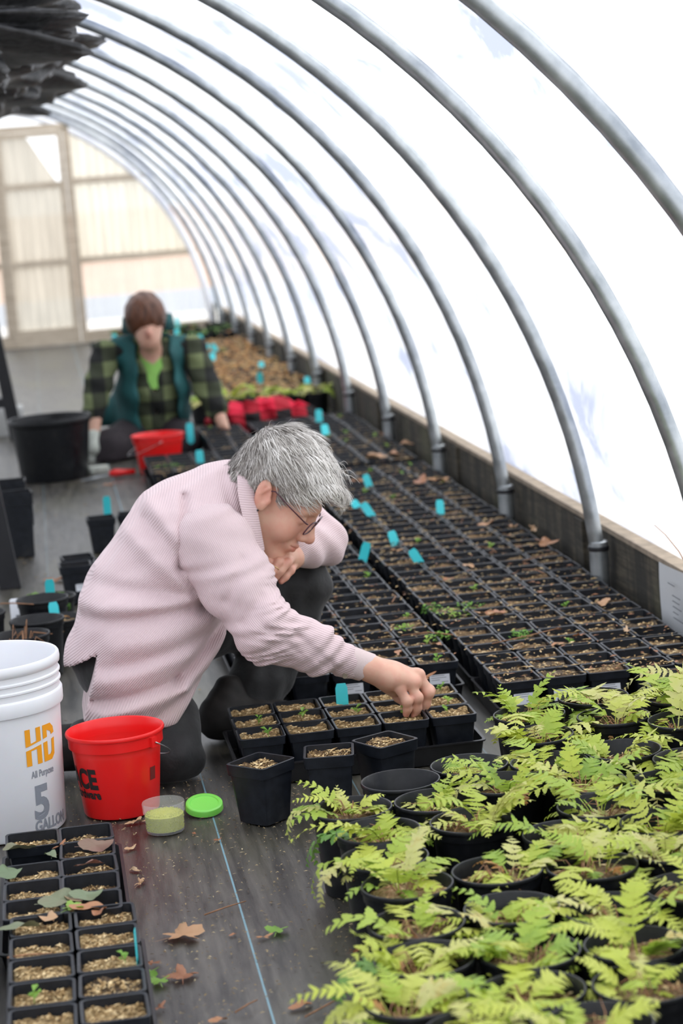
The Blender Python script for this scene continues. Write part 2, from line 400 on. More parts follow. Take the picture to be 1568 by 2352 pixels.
    # plaid: olive / black
    def plaid(nm, c1, c2, c3, sc):
        m = NT(nm); sep = m.add('ShaderNodeSeparateXYZ'); m.link(m.coords(), sep.inputs[0])
        def band(ax, ph): return m.math('GREATER_THAN', m.math('SINE', m.math('ADD', m.math('MULTIPLY', sep.outputs[ax], sc), ph)), 0.0)
        a, b = band(0, 0.6), band(2, 1.0); s = m.math('MULTIPLY', m.math('ADD', a, b), 0.5)
        m.col(m.ramp(s, [(0.0, c1), (0.34, c2), (0.75, c3)], 'CONSTANT')); m.set(Roughness=0.9)
    plaid('plaid_olive', (0.007, 0.008, 0.007), (0.035, 0.042, 0.022), (0.15, 0.18, 0.08), 46)
    plaid('plaid_red', (0.012, 0.008, 0.009), (0.38, 0.006, 0.02), (0.66, 0.012, 0.045), 40)
    plain('vest_teal', (0.010, 0.085, 0.088), 0.8, 0.25, 12); plain('tee_green', (0.27, 0.56, 0.12), 0.85, 0.1); plain('leggings_plum', (0.018, 0.012, 0.016), 0.8, 0.3); plain('glove_grey', (0.44, 0.47, 0.42), 0.8, 0.2)
    # outdoors
    plain('gravel_pale', (0.66, 0.65, 0.63), 0.9, 0.08, 3); plain('road_grey', (0.27, 0.31, 0.37), 0.8, 0.08, 2); plain('leafy_lawn', (0.50, 0.33, 0.23), 0.9, 0.15, 2)
    plain('paper_white', (0.62, 0.64, 0.66), 0.35); plain('shrub_leaf', (0.35, 0.36, 0.10), 0.8, 0.3)
build_materials()

# ------------------------------------------------------------------ the greenhouse shell
CX, RH = -0.58, 2.047            # hoop centre line and radius
Y0, Y1 = -1.3, 18.75
def grid_mesh(name, x0, x1, y0, y1, nx, ny, zf, mat, smooth=True):
    xs = np.linspace(x0, x1, nx); ys = np.linspace(y0, y1, ny); v = []; f = []
    for j, y in enumerate(ys):
        for i, x in enumerate(xs): v.append((x, y, zf(x, y)))
    for j in range(ny - 1):
        for i in range(nx - 1):
            a = j * nx + i; f.append((a, a + 1, a + nx + 1, a + nx))
    return mk(name, v, f, mat, smooth)
def fz(x, y):
    return 0.0025 * math.sin(3.1 * x + 1.3 * math.sin(1.7 * y)) * math.sin(2.3 * y + x) - 0.0035
tag(ob('floor', grid_mesh('floor', CX - 2.12, CX + 2.12, Y0, Y1 + 0.1, 70, 260, fz, 'ground_fabric')), 'dark woven ground cover fabric over the greenhouse floor', None, None, 'structure')
gm = MB().box((-90, -60, -0.35), (90, 23.0, -0.06)); tag(ob('ground_gravel', gm.mesh('ground_gravel', 'gravel_pale')), 'pale gravel yard outside the greenhouse', None, None, 'structure')
gm = MB().box((-90, 23.0, -0.35), (90, 28.2, -0.06)); tag(ob('ground_road', gm.mesh('ground_road', 'road_grey')), 'blue-grey road beyond the end wall', None, None, 'structure')
gm = MB().box((-90, 28.2, -0.35), (90, 160, -0.06)); tag(ob('ground_lawn', gm.mesh('ground_lawn', 'leafy_lawn')), 'leaf-strewn lawn across the road', None, None, 'structure')

# timber base walls, a run of separate boards with a paler weathered top edge
def base_wall(name, x0, x1, label):
    w = thing(name, label, None, (0, 0, 0), kind='structure')
    del_y = 2.44; y = Y0; k = 0
    while y < Y1:
        ye = min(y + del_y, Y1) - 0.006
        b = MB().box((x0, y, -0.02), (x1, ye, 0.205)); me = b.mesh('plank', 'wall_timber'); o = ob('plank', me, w)
        c = MB().box((x0 - 0.004, y, 0.206), (x1 + 0.004, ye, 0.22)); ob('cap_board', c.mesh('cap_board', 'timber_cap'), w)
        y += del_y; k += 1
    for k in range(9):                                     # stakes that hold the boards
        ys = 4.2 + k * 1.9
        s = MB().box((x0 - (0.0 if x0 < 0 else 0.012), ys, -0.02), (x1 + (0.012 if x0 < 0 else 0.0), ys + 0.09, 0.2))
        ob('stake', s.mesh('stake', 'wall_timber'), w)
    return w
base_wall('wall_right', 1.505, 1.545, 'weathered timber board wall along the right side')
base_wall('wall_left', 2 * CX - 1.545, 2 * CX - 1.505, 'weathered timber board wall along the left side')

# film
def film():
    na, ny = 72, 220; v = []; f = []; th = np.linspace(math.radians(6.5), math.radians(173.5), na); ys = np.linspace(Y0, Y1, ny)
    for y in ys:
        d = min(abs(y - h) for h in HOOPS) / 0.61
        for i, t in enumerate(th):
            ed = min(1, 6 * min(i, na - 1 - i) / na)
            r = RH + 0.062 - 0.022 * min(1, d) * ed + ed * 0.010 * math.sin(5.3 * y + 9 * t + 1.7 * math.sin(3.1 * y - 4 * t)) * math.sin(2.1 * y + 5.0 * t)
            r += ed * 0.006 * math.sin(17 * t + 3.5 * y + 2 * math.sin(1.3 * y))
            v.append((CX + r * math.cos(t), y, r * math.sin(t)))
    for j in range(ny - 1):
        for i in range(na - 1):
            a = j * na + i; f.append((a, a + 1, a + na + 1, a + na))
    return mk('ceiling', v, f, 'poly_film', True)
HOOPS = [-0.9, 0.4, 1.4, 2.55, 3.72, 4.72, 5.80] + [7.0 + 1.2 * k for k in range(10)]
tag(ob('ceiling', film()), 'cloudy white greenhouse film stretched over steel hoops', None, None, 'structure')

# hoops
hp = MB(); n = 64
hp.tube([(CX + RH * math.cos(math.pi * k / n), 0, RH * math.sin(math.pi * k / n)) for k in range(n + 1)], 0.0212, 12)
pipe_me = hp.mesh('pipe', 'galvanised', True)
gp = MB().lathe([(0.027, -0.02), (0.027, 0.19), (0.0245, 0.192)], 12, cap0=True, cap1=True); sleeve_me = gp.mesh('ground_sleeve', 'galvanised', ang=40)
bt = MB().lathe([(0.0295, -0.006), (0.0305, 0.0), (0.0295, 0.006)], 12, cap0=True, cap1=True); collar_me = bt.mesh('clamp_collar', 'black_metal', ang=40)
for k, y in enumerate(HOOPS):
    vis = k - 4
    if vis < 0: lab = '%s galvanized steel hoop behind the camera toward the open end' % ORD[-vis - 1]
    elif vis == 0: lab = 'nearest galvanized steel hoop, crossing the upper right corner'
    else: lab = '%s galvanized steel hoop from the camera along the white film' % ORD[vis]
    h = thing('greenhouse_hoop', lab, 'hoop', (0, y, 0), 0, 'row of galvanized greenhouse hoops')
    ob('pipe', pipe_me, h)
    for s in (1, -1):
        ob('ground_sleeve', sleeve_me, h, (CX + s * (RH - 0.003), 0, 0)); ob('clamp_collar', collar_me, h, (CX + s * (RH - 0.003), 0, 0.172))

# end wall: timber frame with corrugated panels and a door
YW = Y1
def arcz(x): return math.sqrt(max(0.0, (RH + 0.01) ** 2 - (x - CX) ** 2))
def corr(name, x0, x1, z0, z1, mat, parent, y=YW, amp=0.012, per=0.076, cut=None):
    n = max(2, int((x1 - x0) / 0.019)); v = []; f = []; c = 0
    for i in range(n + 1):
        x = x0 + (x1 - x0) * i / n; yy = y + amp * math.sin(2 * math.pi * x / per)
        zt = min(z1, arcz(x) - 0.02); zb = z0
        if cut: zt = min(zt, cut(x))
        if zt <= zb + 0.01: zt = zb + 0.001
        v += [(x, yy, zb), (x, yy, zt)]
        if i: f.append((2 * i - 2, 2 * i, 2 * i + 1, 2 * i - 1))
    me = mk(name, v, f, mat, True); return ob(name, me, parent)
w = thing('wall_back', 'cream corrugated end wall on a pale timber frame', None, (0, 0, 0), kind='structure')
for x0, x1 in ((0.385, 0.93), (0.93, 1.46)):
    corr('panel', x0, x1, 1.385, 2.1, 'panel_cream', w); corr('panel', x0, x1, 0.72, 1.335, 'panel_cream', w); corr('panel', x0, x1, 0.10, 0.665, 'panel_clear', w, amp=0.004)
for x0, x1 in ((-1.0, -0.29), (-1.7, -1.0), (-2.55, -1.7)):
    corr('panel', x0, x1, 0.72, 2.1, 'panel_clear', w); corr('panel', x0, x1, 0.10, 0.665, 'panel_clear', w, amp=0.004)
def rail(x0, x1, z, hgt=0.05, par=w, y=YW, d=0.035, nm='rail'):
    ob(nm, MB().box((x0, y - d, z), (x1, y + 0.02, z + hgt)).mesh(nm, 'pale_timber'), par)
rail(0.385, 1.36, 0.67); rail(0.385, 0.98, 1.335); rail(0.385, 1.46, 0.0, 0.10); rail(-2.45, -0.29, 0.67); rail(-2.55, -0.29, 0.0, 0.10)
for x in (0.33, -0.29): ob('post', MB().box((x, YW - 0.05, 0), (x + 0.055, YW + 0.03, arcz(x) - 0.03)).mesh('post', 'pale_timber'), w)
ob('header', MB().box((-0.29, YW - 0.05, 1.80), (0.385, YW + 0.03, 1.85)).mesh('header', 'pale_timber'), w)
arch = MB().tube([(CX + (RH - 0.015) * math.cos(math.pi * k / 48), YW - 0.02, (RH - 0.015) * math.sin(math.pi * k / 48)) for k in range(49)], 0.03, 8)
ob('end_arch', arch.mesh('end_arch', 'white_plastic', True), w)
d = thing('door_1', 'tan corrugated door in the far end wall', None, (0, 0, 0), kind='structure')
yd = YW - 0.03
corr('panel', -0.19, 0.285, 1.37, 1.75, 'panel_tan', d, yd, cut=lambda x: 1.75 if x < 0.03 else max(1.37, 1.75 - (x - 0.03) * 1.75))
corr('panel', -0.19, 0.285, 0.72, 1.32, 'panel_tan', d, yd); corr('panel', -0.19, 0.285, 0.14, 0.67, 'panel_tan', d, yd)
for z, h in ((0.0, 0.14), (0.67, 0.05), (1.32, 0.05), (1.75, 0.045)): rail(-0.235, 0.325, z, h, d, yd, 0.03, 'door_rail')
for x in (-0.235, 0.28): ob('door_stile', MB().box((x, yd - 0.035, 0.03), (x + 0.045, yd + 0.02, 1.795)).mesh('door_stile', 'pale_timber'), d)

# shade cloth gathered under the ridge
def shade():
    v = []; f = []; ny, na = 130, 96
    for j in range(ny):
        t = j / (ny - 1); y = 6.3 + 4.2 * t
        e = min(1, t / 0.05, (1 - t) / 0.06) ** 0.5 if 0 < t < 1 else 0.02
        for i in range(na):
            a = 2 * math.pi * i / na
            rx, rz = 0.42 + 0.06 * math.sin(4 * t * 5 + 1), 0.165 + 0.02 * math.sin(11 * t)
            fold = 0.16 * math.sin(7 * a + 5 * math.sin(9 * t + 2 * a) + 24 * t) + 0.13 * math.sin(5 * a - 43 * t + 2 * math.sin(31 * t + 3 * a)) + 0.12 * math.sin(4 * a + 57 * t + 2 * math.sin(6 * a)) + 0.08 * math.sin(13 * a + 39 * t)
            k = e * (1 + fold * 0.8)
            xx = -0.33 + rx * math.cos(a) * k; zz = 1.775 - 0.02 * t + rz * math.sin(a) * k * (1.0 if math.sin(a) < 0 else 0.85)
            zz = min(zz, math.sqrt(max(0.1, RH ** 2 - (xx - CX) ** 2)) - 0.045); v.append((xx, y + 0.03 * math.sin(7 * a + 9 * t), zz)); continue
            v.append((-0.20 + rx * math.cos(a) * k, y + 0.03 * math.sin(7 * a + 9 * t), 1.735 - 0.02 * t + rz * math.sin(a) * k * (1.0 if math.sin(a) < 0 else 0.85)))
    for j in range(ny - 1):
        for i in range(na):
            b = (i + 1) % na; f.append((j * na + i, j * na + b, (j + 1) * na + b, (j + 1) * na + i))
    f.append(tuple(range(na))[::-1]); f.append(tuple((ny - 1) * na + i for i in range(na)))
    return mk('shade_cloth', v, f, 'shade_cloth', True)
tag(ob('shade_cloth', shade()), 'crumpled black shade cloth gathered under the hoops at upper left', 'shade cloth')

# paper notice on the timber wall, a dry vine on the film
pn = thing('paper_notice', 'laminated paper notice hanging on the timber wall at right', 'notice', (1.492, 5.17, 0.045))
nv = []; nf = []
for i in range(7):
    for j in range(9):
        u, w_ = i / 6, j / 8; nv.append((0.006 * math.sin(3 * u + 2 * w_) - 0.010 * (1 - w_) + 0.002, -0.12 + 0.22 * u + 0.015 * w_, 0.168 * w_ + 0.004))
for i in range(6):
    for j in range(8): a = i * 9 + j; nf.append((a, a + 9, a + 10, a + 1))
ob('sheet', mk('sheet', nv, nf, 'paper_white', True), pn)
pl = MB()
for k, (a, b) in enumerate(((0.35, 0.6), (0.5, 0.8), (0.5, 0.75), (0.5, 0.82), (0.5, 0.7), (0.5, 0.95))):
    z = 0.135 - 0.014 * k - (0.012 if k else 0); pl.box((-0.013, 0.09 - 0.22 * b, z), (-0.0115, 0.09 - 0.22 * a, z + 0.003))
ob('printed_lines', pl.mesh('printed_lines', 'print_grey'), pn)
vb = MB(); vb.tube([(1.475, 4.93, 0.02), (1.485, 4.95, 0.15), (1.478, 4.97, 0.24), (1.462, 5.01, 0.29), (1.445, 5.06, 0.325), (1.43, 5.10, 0.345)], [0.0022, 0.002, 0.0018, 0.0016, 0.0013, 0.001], 6)
tag(ob('dry_vine', vb.mesh('dry_vine', 'stem_brown', True)), 'thin dry vine stem curling up against the white film at right edge', 'vine')

# ------------------------------------------------------------------ square nursery pots in trays
def square_pot(h=0.095, t=0.0495, b=0.036, mat='pot_slate'):
    m = MB(); k = h / 0.095
    m.loops([rsq(b, 0.008, 0.0), rsq(t - 0.005, 0.009, 0.076 * k), rsq(t - 0.0015, 0.009, 0.0765 * k), rsq(t, 0.009, h - 0.001), rsq(t - 0.0015, 0.008, h),
             rsq(t - 0.0050, 0.008, h - 0.0006), rsq(t - 0.0058, 0.008, 0.077 * k), rsq(b - 0.001, 0.007, 0.02)], True, True)
    return m.mesh('seedling_pot', mat, ang=35)
def soil_me(half, rnd, mat, nchip, n=7, round_=False, chip='chip', bump=0.004, clen=0.007):
    v = []; f = []; R = random.Random(rnd)
    ph = [R.uniform(0, 6) for _ in range(4)]; tx, ty = R.uniform(-.08, .08), R.uniform(-.08, .08)
    def z(x, y): return bump * (math.sin(70 * x + ph[0]) * math.sin(80 * y + ph[1]) + 0.5 * math.sin(170 * x + ph[2] + 2 * math.sin(90 * y))) + tx * x + ty * y
    if round_:
        v.append((0, 0, z(0, 0) + 0.004)); rings = 5; na = 20
        for r in range(1, rings + 1):
            for a in range(na):
                x, y = half * r / rings * math.cos(2 * math.pi * a / na), half * r / rings * math.sin(2 * math.pi * a / na)
                v.append((x, y, z(x, y) + (0.004 * (1 - r / rings)) + R.uniform(-.0015, .0015)))
        for a in range(na): f.append((0, 1 + a, 1 + (a + 1) % na))
        for r in range(rings - 1):
            for a in range(na):
                p, q = 1 + r * na + a, 1 + r * na + (a + 1) % na; f.append((p, p + na, q + na, q))
    else:
        for j in range(n):
            for i in range(n):
                x, y = half * (2 * i / (n - 1) - 1), half * (2 * j / (n - 1) - 1); v.append((x, y, z(x, y) + R.uniform(-.0012, .0012) * (1 if n < 9 else 2)))
        for j in range(n - 1):
            for i in range(n - 1): a = j * n + i; f.append((a, a + 1, a + n + 1, a + n))
    ns = len(f)
    for _ in range(nchip):
        if round_:
            rr, aa = half * math.sqrt(R.random()) * 0.95, R.uniform(0, 6.283); x, y = rr * math.cos(aa), rr * math.sin(aa)
        else: x, y = R.uniform(-half, half) * 0.94, R.uniform(-half, half) * 0.94
        a = R.uniform(0, 6.283); L = R.uniform(0.5, 1.3) * clen; w = R.uniform(0.12, 0.3) * L; zz = z(x, y) + 0.0015; ti = R.uniform(-.5, .5) * L
        dx, dy = math.cos(a) * L, math.sin(a) * L; ex, ey = -math.sin(a) * w, math.cos(a) * w; b = len(v)
        v += [(x - dx, y - dy, zz - ti * .4), (x + ex, y + ey, zz + .0018), (x + dx, y + dy, zz + ti), (x - ex, y - ey, zz + .0006)]
        f.append((b, b + 1, b + 2, b + 3))
    me = mk('soil', v, f, [mat, chip]); mi = np.zeros(len(f), np.int32); mi[ns:] = 1; me.polygons.foreach_set('material_index', mi)
    me.polygons.foreach_set('use_smooth', [i < ns for i in range(len(f))]); return me
POT = square_pot()
POT_TALL = square_pot(0.12, 0.0505, 0.037)
SOILS = [soil_me(0.0425, s, 'mulch_brown' if s % 3 else 'mulch_dark', 60) for s in range(8)]
SOILS_TAN = [soil_me(0.0425, 40 + s, 'mulch_tan', 300, 13, clen=.0055) for s in range(6)]
def sticker_mesh():
    v, f = [], []; m = MB().box((-0.024, -0.0008, -0.014), (0.024, 0.0, 0.014)); return m.mesh('sticker', 'sticker_white')
STICK = sticker_mesh()
sp = MB()
for k, (a, b) in enumerate(((-.02, .012), (-.02, .016), (-.02, 0.0), (.004, .02))): sp.box((a, -0.0012, 0.008 - 0.005 * k), (b, -0.0007, 0.0092 - 0.005 * k))
STICK_PRINT = sp.mesh('print', 'print_grey')
def sticker(pot, h=0.095, t=0.0495, z=0.04, x=0.0):
    k = z / (h * 0.8); y = -(0.036 + (t - 0.005 - 0.036) * k) - 0.0016
    s = ob('sticker', STICK, pot, (x, y, z), (-0.10, 0, 0)); ob('print', STICK_PRINT, s); return s
def seedling_me(rnd):
    R = random.Random(rnd); v = []; f = []
    for k in range(R.randint(4, 7)):
        a = R.uniform(0, 6.28); L = R.uniform(.006, .013); z0 = R.uniform(.002, .012); c, s = math.cos(a), math.sin(a); w = L * .38; b = len(v)
        v += [(0, 0, z0), (c * L * .5 - s * w, s * L * .5 + c * w, z0 + L * .5), (c * L, s * L, z0 + L * .45), (c * L * .5 + s * w, s * L * .5 - c * w, z0 + L * .5)]; f.append((b, b + 1, b + 2, b + 3))
    b = len(v); v += [(-.0008, 0, -.004), (.0008, 0, -.004), (0, 0, .013)]; f.append((b, b + 1, b + 2))
    return mk('seedling', v, f, 'seedling_green')
SEED = [seedling_me(s) for s in range(6)]
def tray_mesh(hx, hy, h=0.045):
    m = MB(); m.loops([rsq(hx - .006, .012, 0, 3, hy - .006), rsq(hx, .012, h, 3, hy), rsq(hx + .004, .012, h + .001, 3, hy + .004), rsq(hx + .004, .012, h + .004, 3, hy + .004), rsq(hx - .002, .012, h + .004, 3, hy - .002), rsq(hx - .008, .011, .004, 3, hy - .008)], True, True)
    return m.mesh('plant_tray', 'tray_black', ang=35)

def make_pot(loc, rz, label, group, soil, depth=0.02, me=None, h=0.095, cat='plant pot', name='seedling_pot', stick=None, seedl=False, kindsoil=None):
    p = ob(name, me or POT, None, loc, (0, 0, rz)); tag(p, label, cat, group)
    if soil: ob('soil', soil, p, (0, 0, h - depth), (0, 0, random.choice((0, math.pi / 2, math.pi))))
    if stick is not None: sticker(p, h, x=stick, z=.054)
    if seedl: ob('seedling', random.choice(SEED), p, (random.uniform(-.025, .025), random.uniform(-.01, .03), h - depth + .003), (0, 0, random.uniform(0, 6)), (1.3, 1.3, 1.3))
    return p

# --- tray being worked on
TR5 = tray_mesh(0.262, 0.162, 0.04)
ft = ob('plant_tray', TR5, None, (0.578, 4.572, 0.0), (0, 0, 0.012)); tag(ft, 'black plastic tray of fifteen pots under the reaching hand', 'tray', 'plant trays')
names_row = ['front', 'middle', 'back']
for r in range(3):
    for c in range(5):
        x, y = 0.578 + (c - 2) * 0.1025, 4.572 + (r - 1) * 0.1015
        make_pot((x, y + 0.012 * (c - 2) * 0.1025, 0.0045), random.uniform(-.02, .02), 'square pot of pale mulch under the hand, %s row, %s from the left' % (names_row[r], ORD[c]),
                 'pots in the tray under the hand', random.choice(SOILS_TAN), random.uniform(.011, .016), seedl=(r, c) in ((0, 0), (1, 0), (1, 1), (1, 2), (0, 3), (0, 4), (1, 4), (2, 4)))
# --- three loose taller pots in front
for (x, y, rz, lab) in ((0.343, 4.168, 0.74, 'leftmost tall square pot standing alone on the floor, corner toward the camera'),
                        (0.482, 4.188, -0.14, 'middle tall square pot standing on the floor before the tray'),
                        (0.601, 4.224, 0.50, 'right tall square pot on the floor beside the empty round pot')):
    make_pot((x, y, 0), rz, lab, 'loose square pots on the floor', soil_me(0.043, int(x * 999), 'mulch_brown', 260, 13), 0.014, POT_TALL, 0.12)

# --- the big block of pots
WOMAN = [(-0.021, 5.487), (0.298, 4.432), (0.690, 4.921), (0.934, 7.331), (1.145, 9.855), (0.665, 9.378), (0.252, 7.800)]
def inside(p, poly):
    r = False; n = len(poly)
    for i in range(n):
        (x1, y1), (x2, y2) = poly[i], poly[(i + 1) % n]
        if (y1 > p[1]) != (y2 > p[1]) and p[0] < (x2 - x1) * (p[1] - y1) / (y2 - y1) + x1: r = not r
    return r
cand = []; TRAYS = []
for side in (0, 1):
    for k in range(18):
        y0 = 4.66 + 0.318 * k + (0.10 if k >= 12 else 0) + (0.0 if side == 0 else 0.27)
        if side == 1 and k >= 17: continue
        if side == 1 and 8.25 < y0 < 8.6: continue
        dx = random.uniform(-.006, .006); rz = random.uniform(-.012, .012); xc = (1.193 if side == 0 else 0.638) + dx
        if not (side == 1 and y0 > 9.3): TRAYS.append((xc, y0 + 0.155, rz, side, k))
        for r in range(3):
            for c in range(5):
                lx, ly = (2 - c) * 0.1025, (r - 1) * 0.102
                x, y = xc + lx * math.cos(rz) - ly * math.sin(rz), y0 + 0.155 + lx * math.sin(rz) + ly * math.cos(rz)
                if side == 1 and y > 9.5 and x < 0.68: continue
                cand.append((inside((x, y), WOMAN), y, x, rz, k * 3 + r, side * 5 + c, r, c, side))
TRB = tray_mesh(0.260, 0.158, 0.04)
for (x, y, rz, side, k) in TRAYS:
    t = ob('plant_tray', TRB, None, (x, y, 0), (0, 0, rz))
    tag(t, 'black plastic tray under the big block of pots, %s tray back %s' % (ORD[k], 'beside the timber wall' if side == 0 else 'on the aisle side'), 'tray', 'trays under the big block')
cand.sort(key=lambda q: (q[0], q[1]))
R4 = random.Random(5)
for q in cand[:300]:
    _, y, x, rz, row, col, r, c, side = q
    make_pot((x, y, 0.0045), rz + R4.uniform(-.025, .025), 'square black pot in the big block, %s row back, %s from the timber wall' % (ORD[row], ORD[col]), 'square pots in the big block',
             R4.choice(SOILS), R4.uniform(.010, .020), stick=(R4.uniform(-.008, .008) if (row == 0 and r == 0 and (c != 1 or side == 0)) else None), seedl=R4.random() < 0.10)
sv = []; sf = []; mi = []
pv = np.array([v.co for v in POT.vertices]); pf = [tuple(p.vertices) for p in POT.polygons]
for q in cand[300:]:
    _, y, x, rz = q[:4]; so = SOILS[R4.randrange(8)]; b = len(sv)
    sv += [tuple(p + np.array((x, y, .0045))) for p in pv]; sf += [tuple(i + b for i in f) for f in pf]; mi += [0] * len(pf); b = len(sv); dz = R4.uniform(.067, .076)
    sv += [(v.co.x + x, v.co.y + y, v.co.z + dz) for v in so.vertices[:49]]; sf += [tuple(i + b for i in p.vertices) for p in so.polygons[:36]]; mi += [1 if R4.random() < .7 else 2] * 36
me = mk('seedling_pots', sv, sf, ['pot_slate', 'mulch_brown', 'mulch_tan']); me.polygons.foreach_set('material_index', mi)
tag(ob('seedling_pots', me), 'far rows of small square black pots running to the back of the block', 'plant pot', 'square pots in the big block', 'stuff')

# --- flats at the lower left
LT = tray_mesh(0.108, 0.272, 0.03)
t = ob('plant_tray', LT, None, (-0.043, 3.19, 0.0), (0, 0, 0.0)); tag(t, 'narrow black tray of pots at the lower left corner', 'tray', 'trays at the lower left')
t = ob('plant_tray', LT, None, (-0.058, 3.735, 0.0), (0, 0, 0.0)); tag(t, 'narrow black tray with gaps behind the lower left tray', 'tray', 'trays at the lower left')
for r in range(5):
    for c in range(2):
        make_pot((-0.0945 + 0.103 * c, 3.405 - 0.1035 * r + 0.006 * (c), 0.0045), random.uniform(-.02, .02), 'square pot in the lower left tray, %s column, %s row from its back' % (('left', 'right')[c], ORD[r]), 'pots in the lower left tray',
                 soil_me(0.0425, 300 + r * 2 + c, 'mulch_dark' if (r, c) == (3, 1) else 'mulch_tan', 300, 13, chip='chip', clen=.0065), 0.016, seedl=random.random() < .12)
for r in range(5):
    for c in range(2):
        if (r, c) == (1, 0): continue
        make_pot((-0.107 + 0.1 * c - (0.003 if c else 0), 3.885 - 0.0985 * r, 0.004), random.uniform(-.03, .03), 'square pot in the tray behind, %s column, %s row from the back' % (('left', 'right')[c], ORD[r]), 'pots in the tray behind the lower left tray',
                 soil_me(0.0425, 330 + r * 2 + c, 'mulch_tan' if c == 0 else 'mulch_brown', 260, 13, clen=.0065), 0.02 + .004 * c, me=POT, seedl=False)
t = ob('plant_tray', LT, None, (-0.288, 3.62, 0.0), (0, 0, 0.0)); tag(t, 'black tray of pots cut off by the left picture edge', 'tray', 'trays at the lower left')
for r in range(5):
    make_pot((-0.2355, 3.82 - 0.1 * r, 0.004), 0, 'square pot at the left picture edge, %s from the back of its tray' % ORD[r], 'pots at the left edge', SOILS_TAN[r % 6], 0.02)
    make_pot((-0.3375, 3.82 - 0.1 * r, 0.004), 0, 'square pot outside the left picture edge, %s from the back of its tray' % ORD[r], 'pots at the left edge', SOILS_TAN[r % 6], 0.02)

# --- square pots on the aisle behind the kneeling woman
for (x, y, rz, lab, st) in ((0.140, 7.66, 0.05, 'square black pot with a blue tag on the aisle behind the woman', None), (0.250, 7.69, -0.04, 'square black pot right of the blue-tagged one behind the woman', None),
                        (0.030, 6.72, 0.02, 'square black pot with white sticker behind the woman\'s back', 0.02), (0.138, 6.74, -.05, 'square black pot half hidden behind the woman\'s back', None), (0.040, 6.86, .1, 'rear square black pot of the trio behind the woman\'s back', None)):
    make_pot((x, y, 0), rz, lab, 'square pots on the aisle', random.choice(SOILS_TAN), 0.022, POT_TALL, 0.12, stick=st)

# ------------------------------------------------------------------ buckets, tub
def text_tris(body, size, bold=0.0, shear=0.0):
    cu = bpy.data.curves.new('txt', 'FONT'); cu.body = body; cu.size = size; cu.offset = bold; cu.shear = shear; cu.resolution_u = 4
    o = bpy.data.objects.new('txt', cu); COL.objects.link(o); bpy.context.view_layer.update()
    me = bpy.data.meshes.new_from_object(o.evaluated_get(bpy.context.evaluated_depsgraph_get()))
    v = [(p.co.x, p.co.y) for p in me.vertices]; f = [tuple(p.vertices) for p in me.polygons]
    bpy.data.objects.remove(o); bpy.data.curves.remove(cu); bpy.data.meshes.remove(me); return v, f
def wrap(name, v, f, az0, z0, rad, mat, parent, sx=1.0):
    """bend flat lettering round a bucket; az measured from -Y toward +X, rad(z) gives the wall radius"""
    bm = bmesh.new(); bv = [bm.verts.new((x * sx, y, 0)) for x, y in v]
    for q in f:
        try: bm.faces.new([bv[i] for i in q])
        except ValueError: pass
    bmesh.ops.triangulate(bm, faces=bm.faces[:])
    bmesh.ops.subdivide_edges(bm, edges=[e for e in bm.edges if abs(e.verts[0].co.x - e.verts[1].co.x) > 0.008], cuts=2)
    for p in bm.verts:
        z = z0 + p.co.y; r = rad(z) + 0.0007; a = az0 + p.co.x / r; p.co = (r * math.sin(a), -r * math.cos(a), z)
    me = bpy.data.meshes.new(name); bm.to_mesh(me); bm.free(); me.materials.append(MATS[mat]); return ob(name, me, parent)

# white five gallon bucket
wb = thing('white_bucket', 'tall white plastic bucket with orange and grey print at left edge', 'bucket', ((-0.178, 4.330)[0], (-0.178, 4.330)[1], 0)); wb.scale = (1, 1, 0.955)
H5 = 0.37
def r5(z): return 0.1305 + 0.0115 * min(z, 0.27) / 0.27
prof = [(0.10, 0.004), (0.128, 0.0), (0.1305, 0.004), (r5(0.262), 0.262), (0.1475, 0.264), (0.1485, 0.268), (0.149, 0.292), (0.1475, 0.295), (0.1445, 0.297), (0.1445, 0.309), (0.1475, 0.311), (0.1475, 0.3145), (0.1445, 0.317), (0.1445, 0.327),
        (0.1475, 0.329), (0.1475, 0.3325), (0.1445, 0.335), (0.1445, 0.346), (0.1485, 0.349), (0.1495, 0.358), (0.1485, 0.367), (0.1465, H5), (0.1425, 0.369), (0.1405, 0.362), (0.128, 0.008)]
ob('shell', MB().lathe(prof, 72, cap0=True, cap1=True).mesh('shell', 'white_plastic', ang=50), wb)
def quad(x0, x1, y0, y1, s=0.0): return [(x0 + s * y0, y0), (x1 + s * y0, y0), (x1 + s * y1, y1), (x0 + s * y1, y1)]
def poly(*qs):
    v, f = [], []
    for q in qs: b = len(v); v += q; f.append(tuple(range(b, b + len(q))))
    return v, f
hw = 0.078
v, f = poly([(0, .041), (.012, .043), (.012, hw), (0, hw)], [(0, 0), (.012, 0), (.012, .035), (0, .033)], [(.026, .046), (.038, .048), (.038, hw), (.026, hw)], [(.026, 0), (.038, 0), (.038, .040), (.026, .038)],
            [(.012, .043), (.026, .046), (.026, .050), (.012, .047)], [(.012, .031), (.026, .033), (.026, .038), (.012, .035)],
            [(.044, .049), (.056, .051), (.056, hw), (.044, hw)], [(.044, 0), (.056, 0), (.056, .042), (.044, .041)],
            [(.056, .066), (.068, .060), (.070, .053), (.080, .055), (.078, .068), (.068, hw), (.056, hw)], [(.056, 0), (.068, 0), (.078, .010), (.080, .045), (.070, .043), (.069, .018), (.064, .012), (.056, .012)])
wrap('logo_print', v, f, 0.50, 0.155, r5, 'ink_orange', wb)
v, f = text_tris('All Purpose', 0.021, 0.0004); wrap('grey_print', v, f, 0.56, 0.128, r5, 'ink_slate', wb, 0.62)
v, f = text_tris('5', 0.098, 0.0035); wrap('number_print', v, f, 0.56, 0.040, r5, 'ink_slate', wb, 0.85)
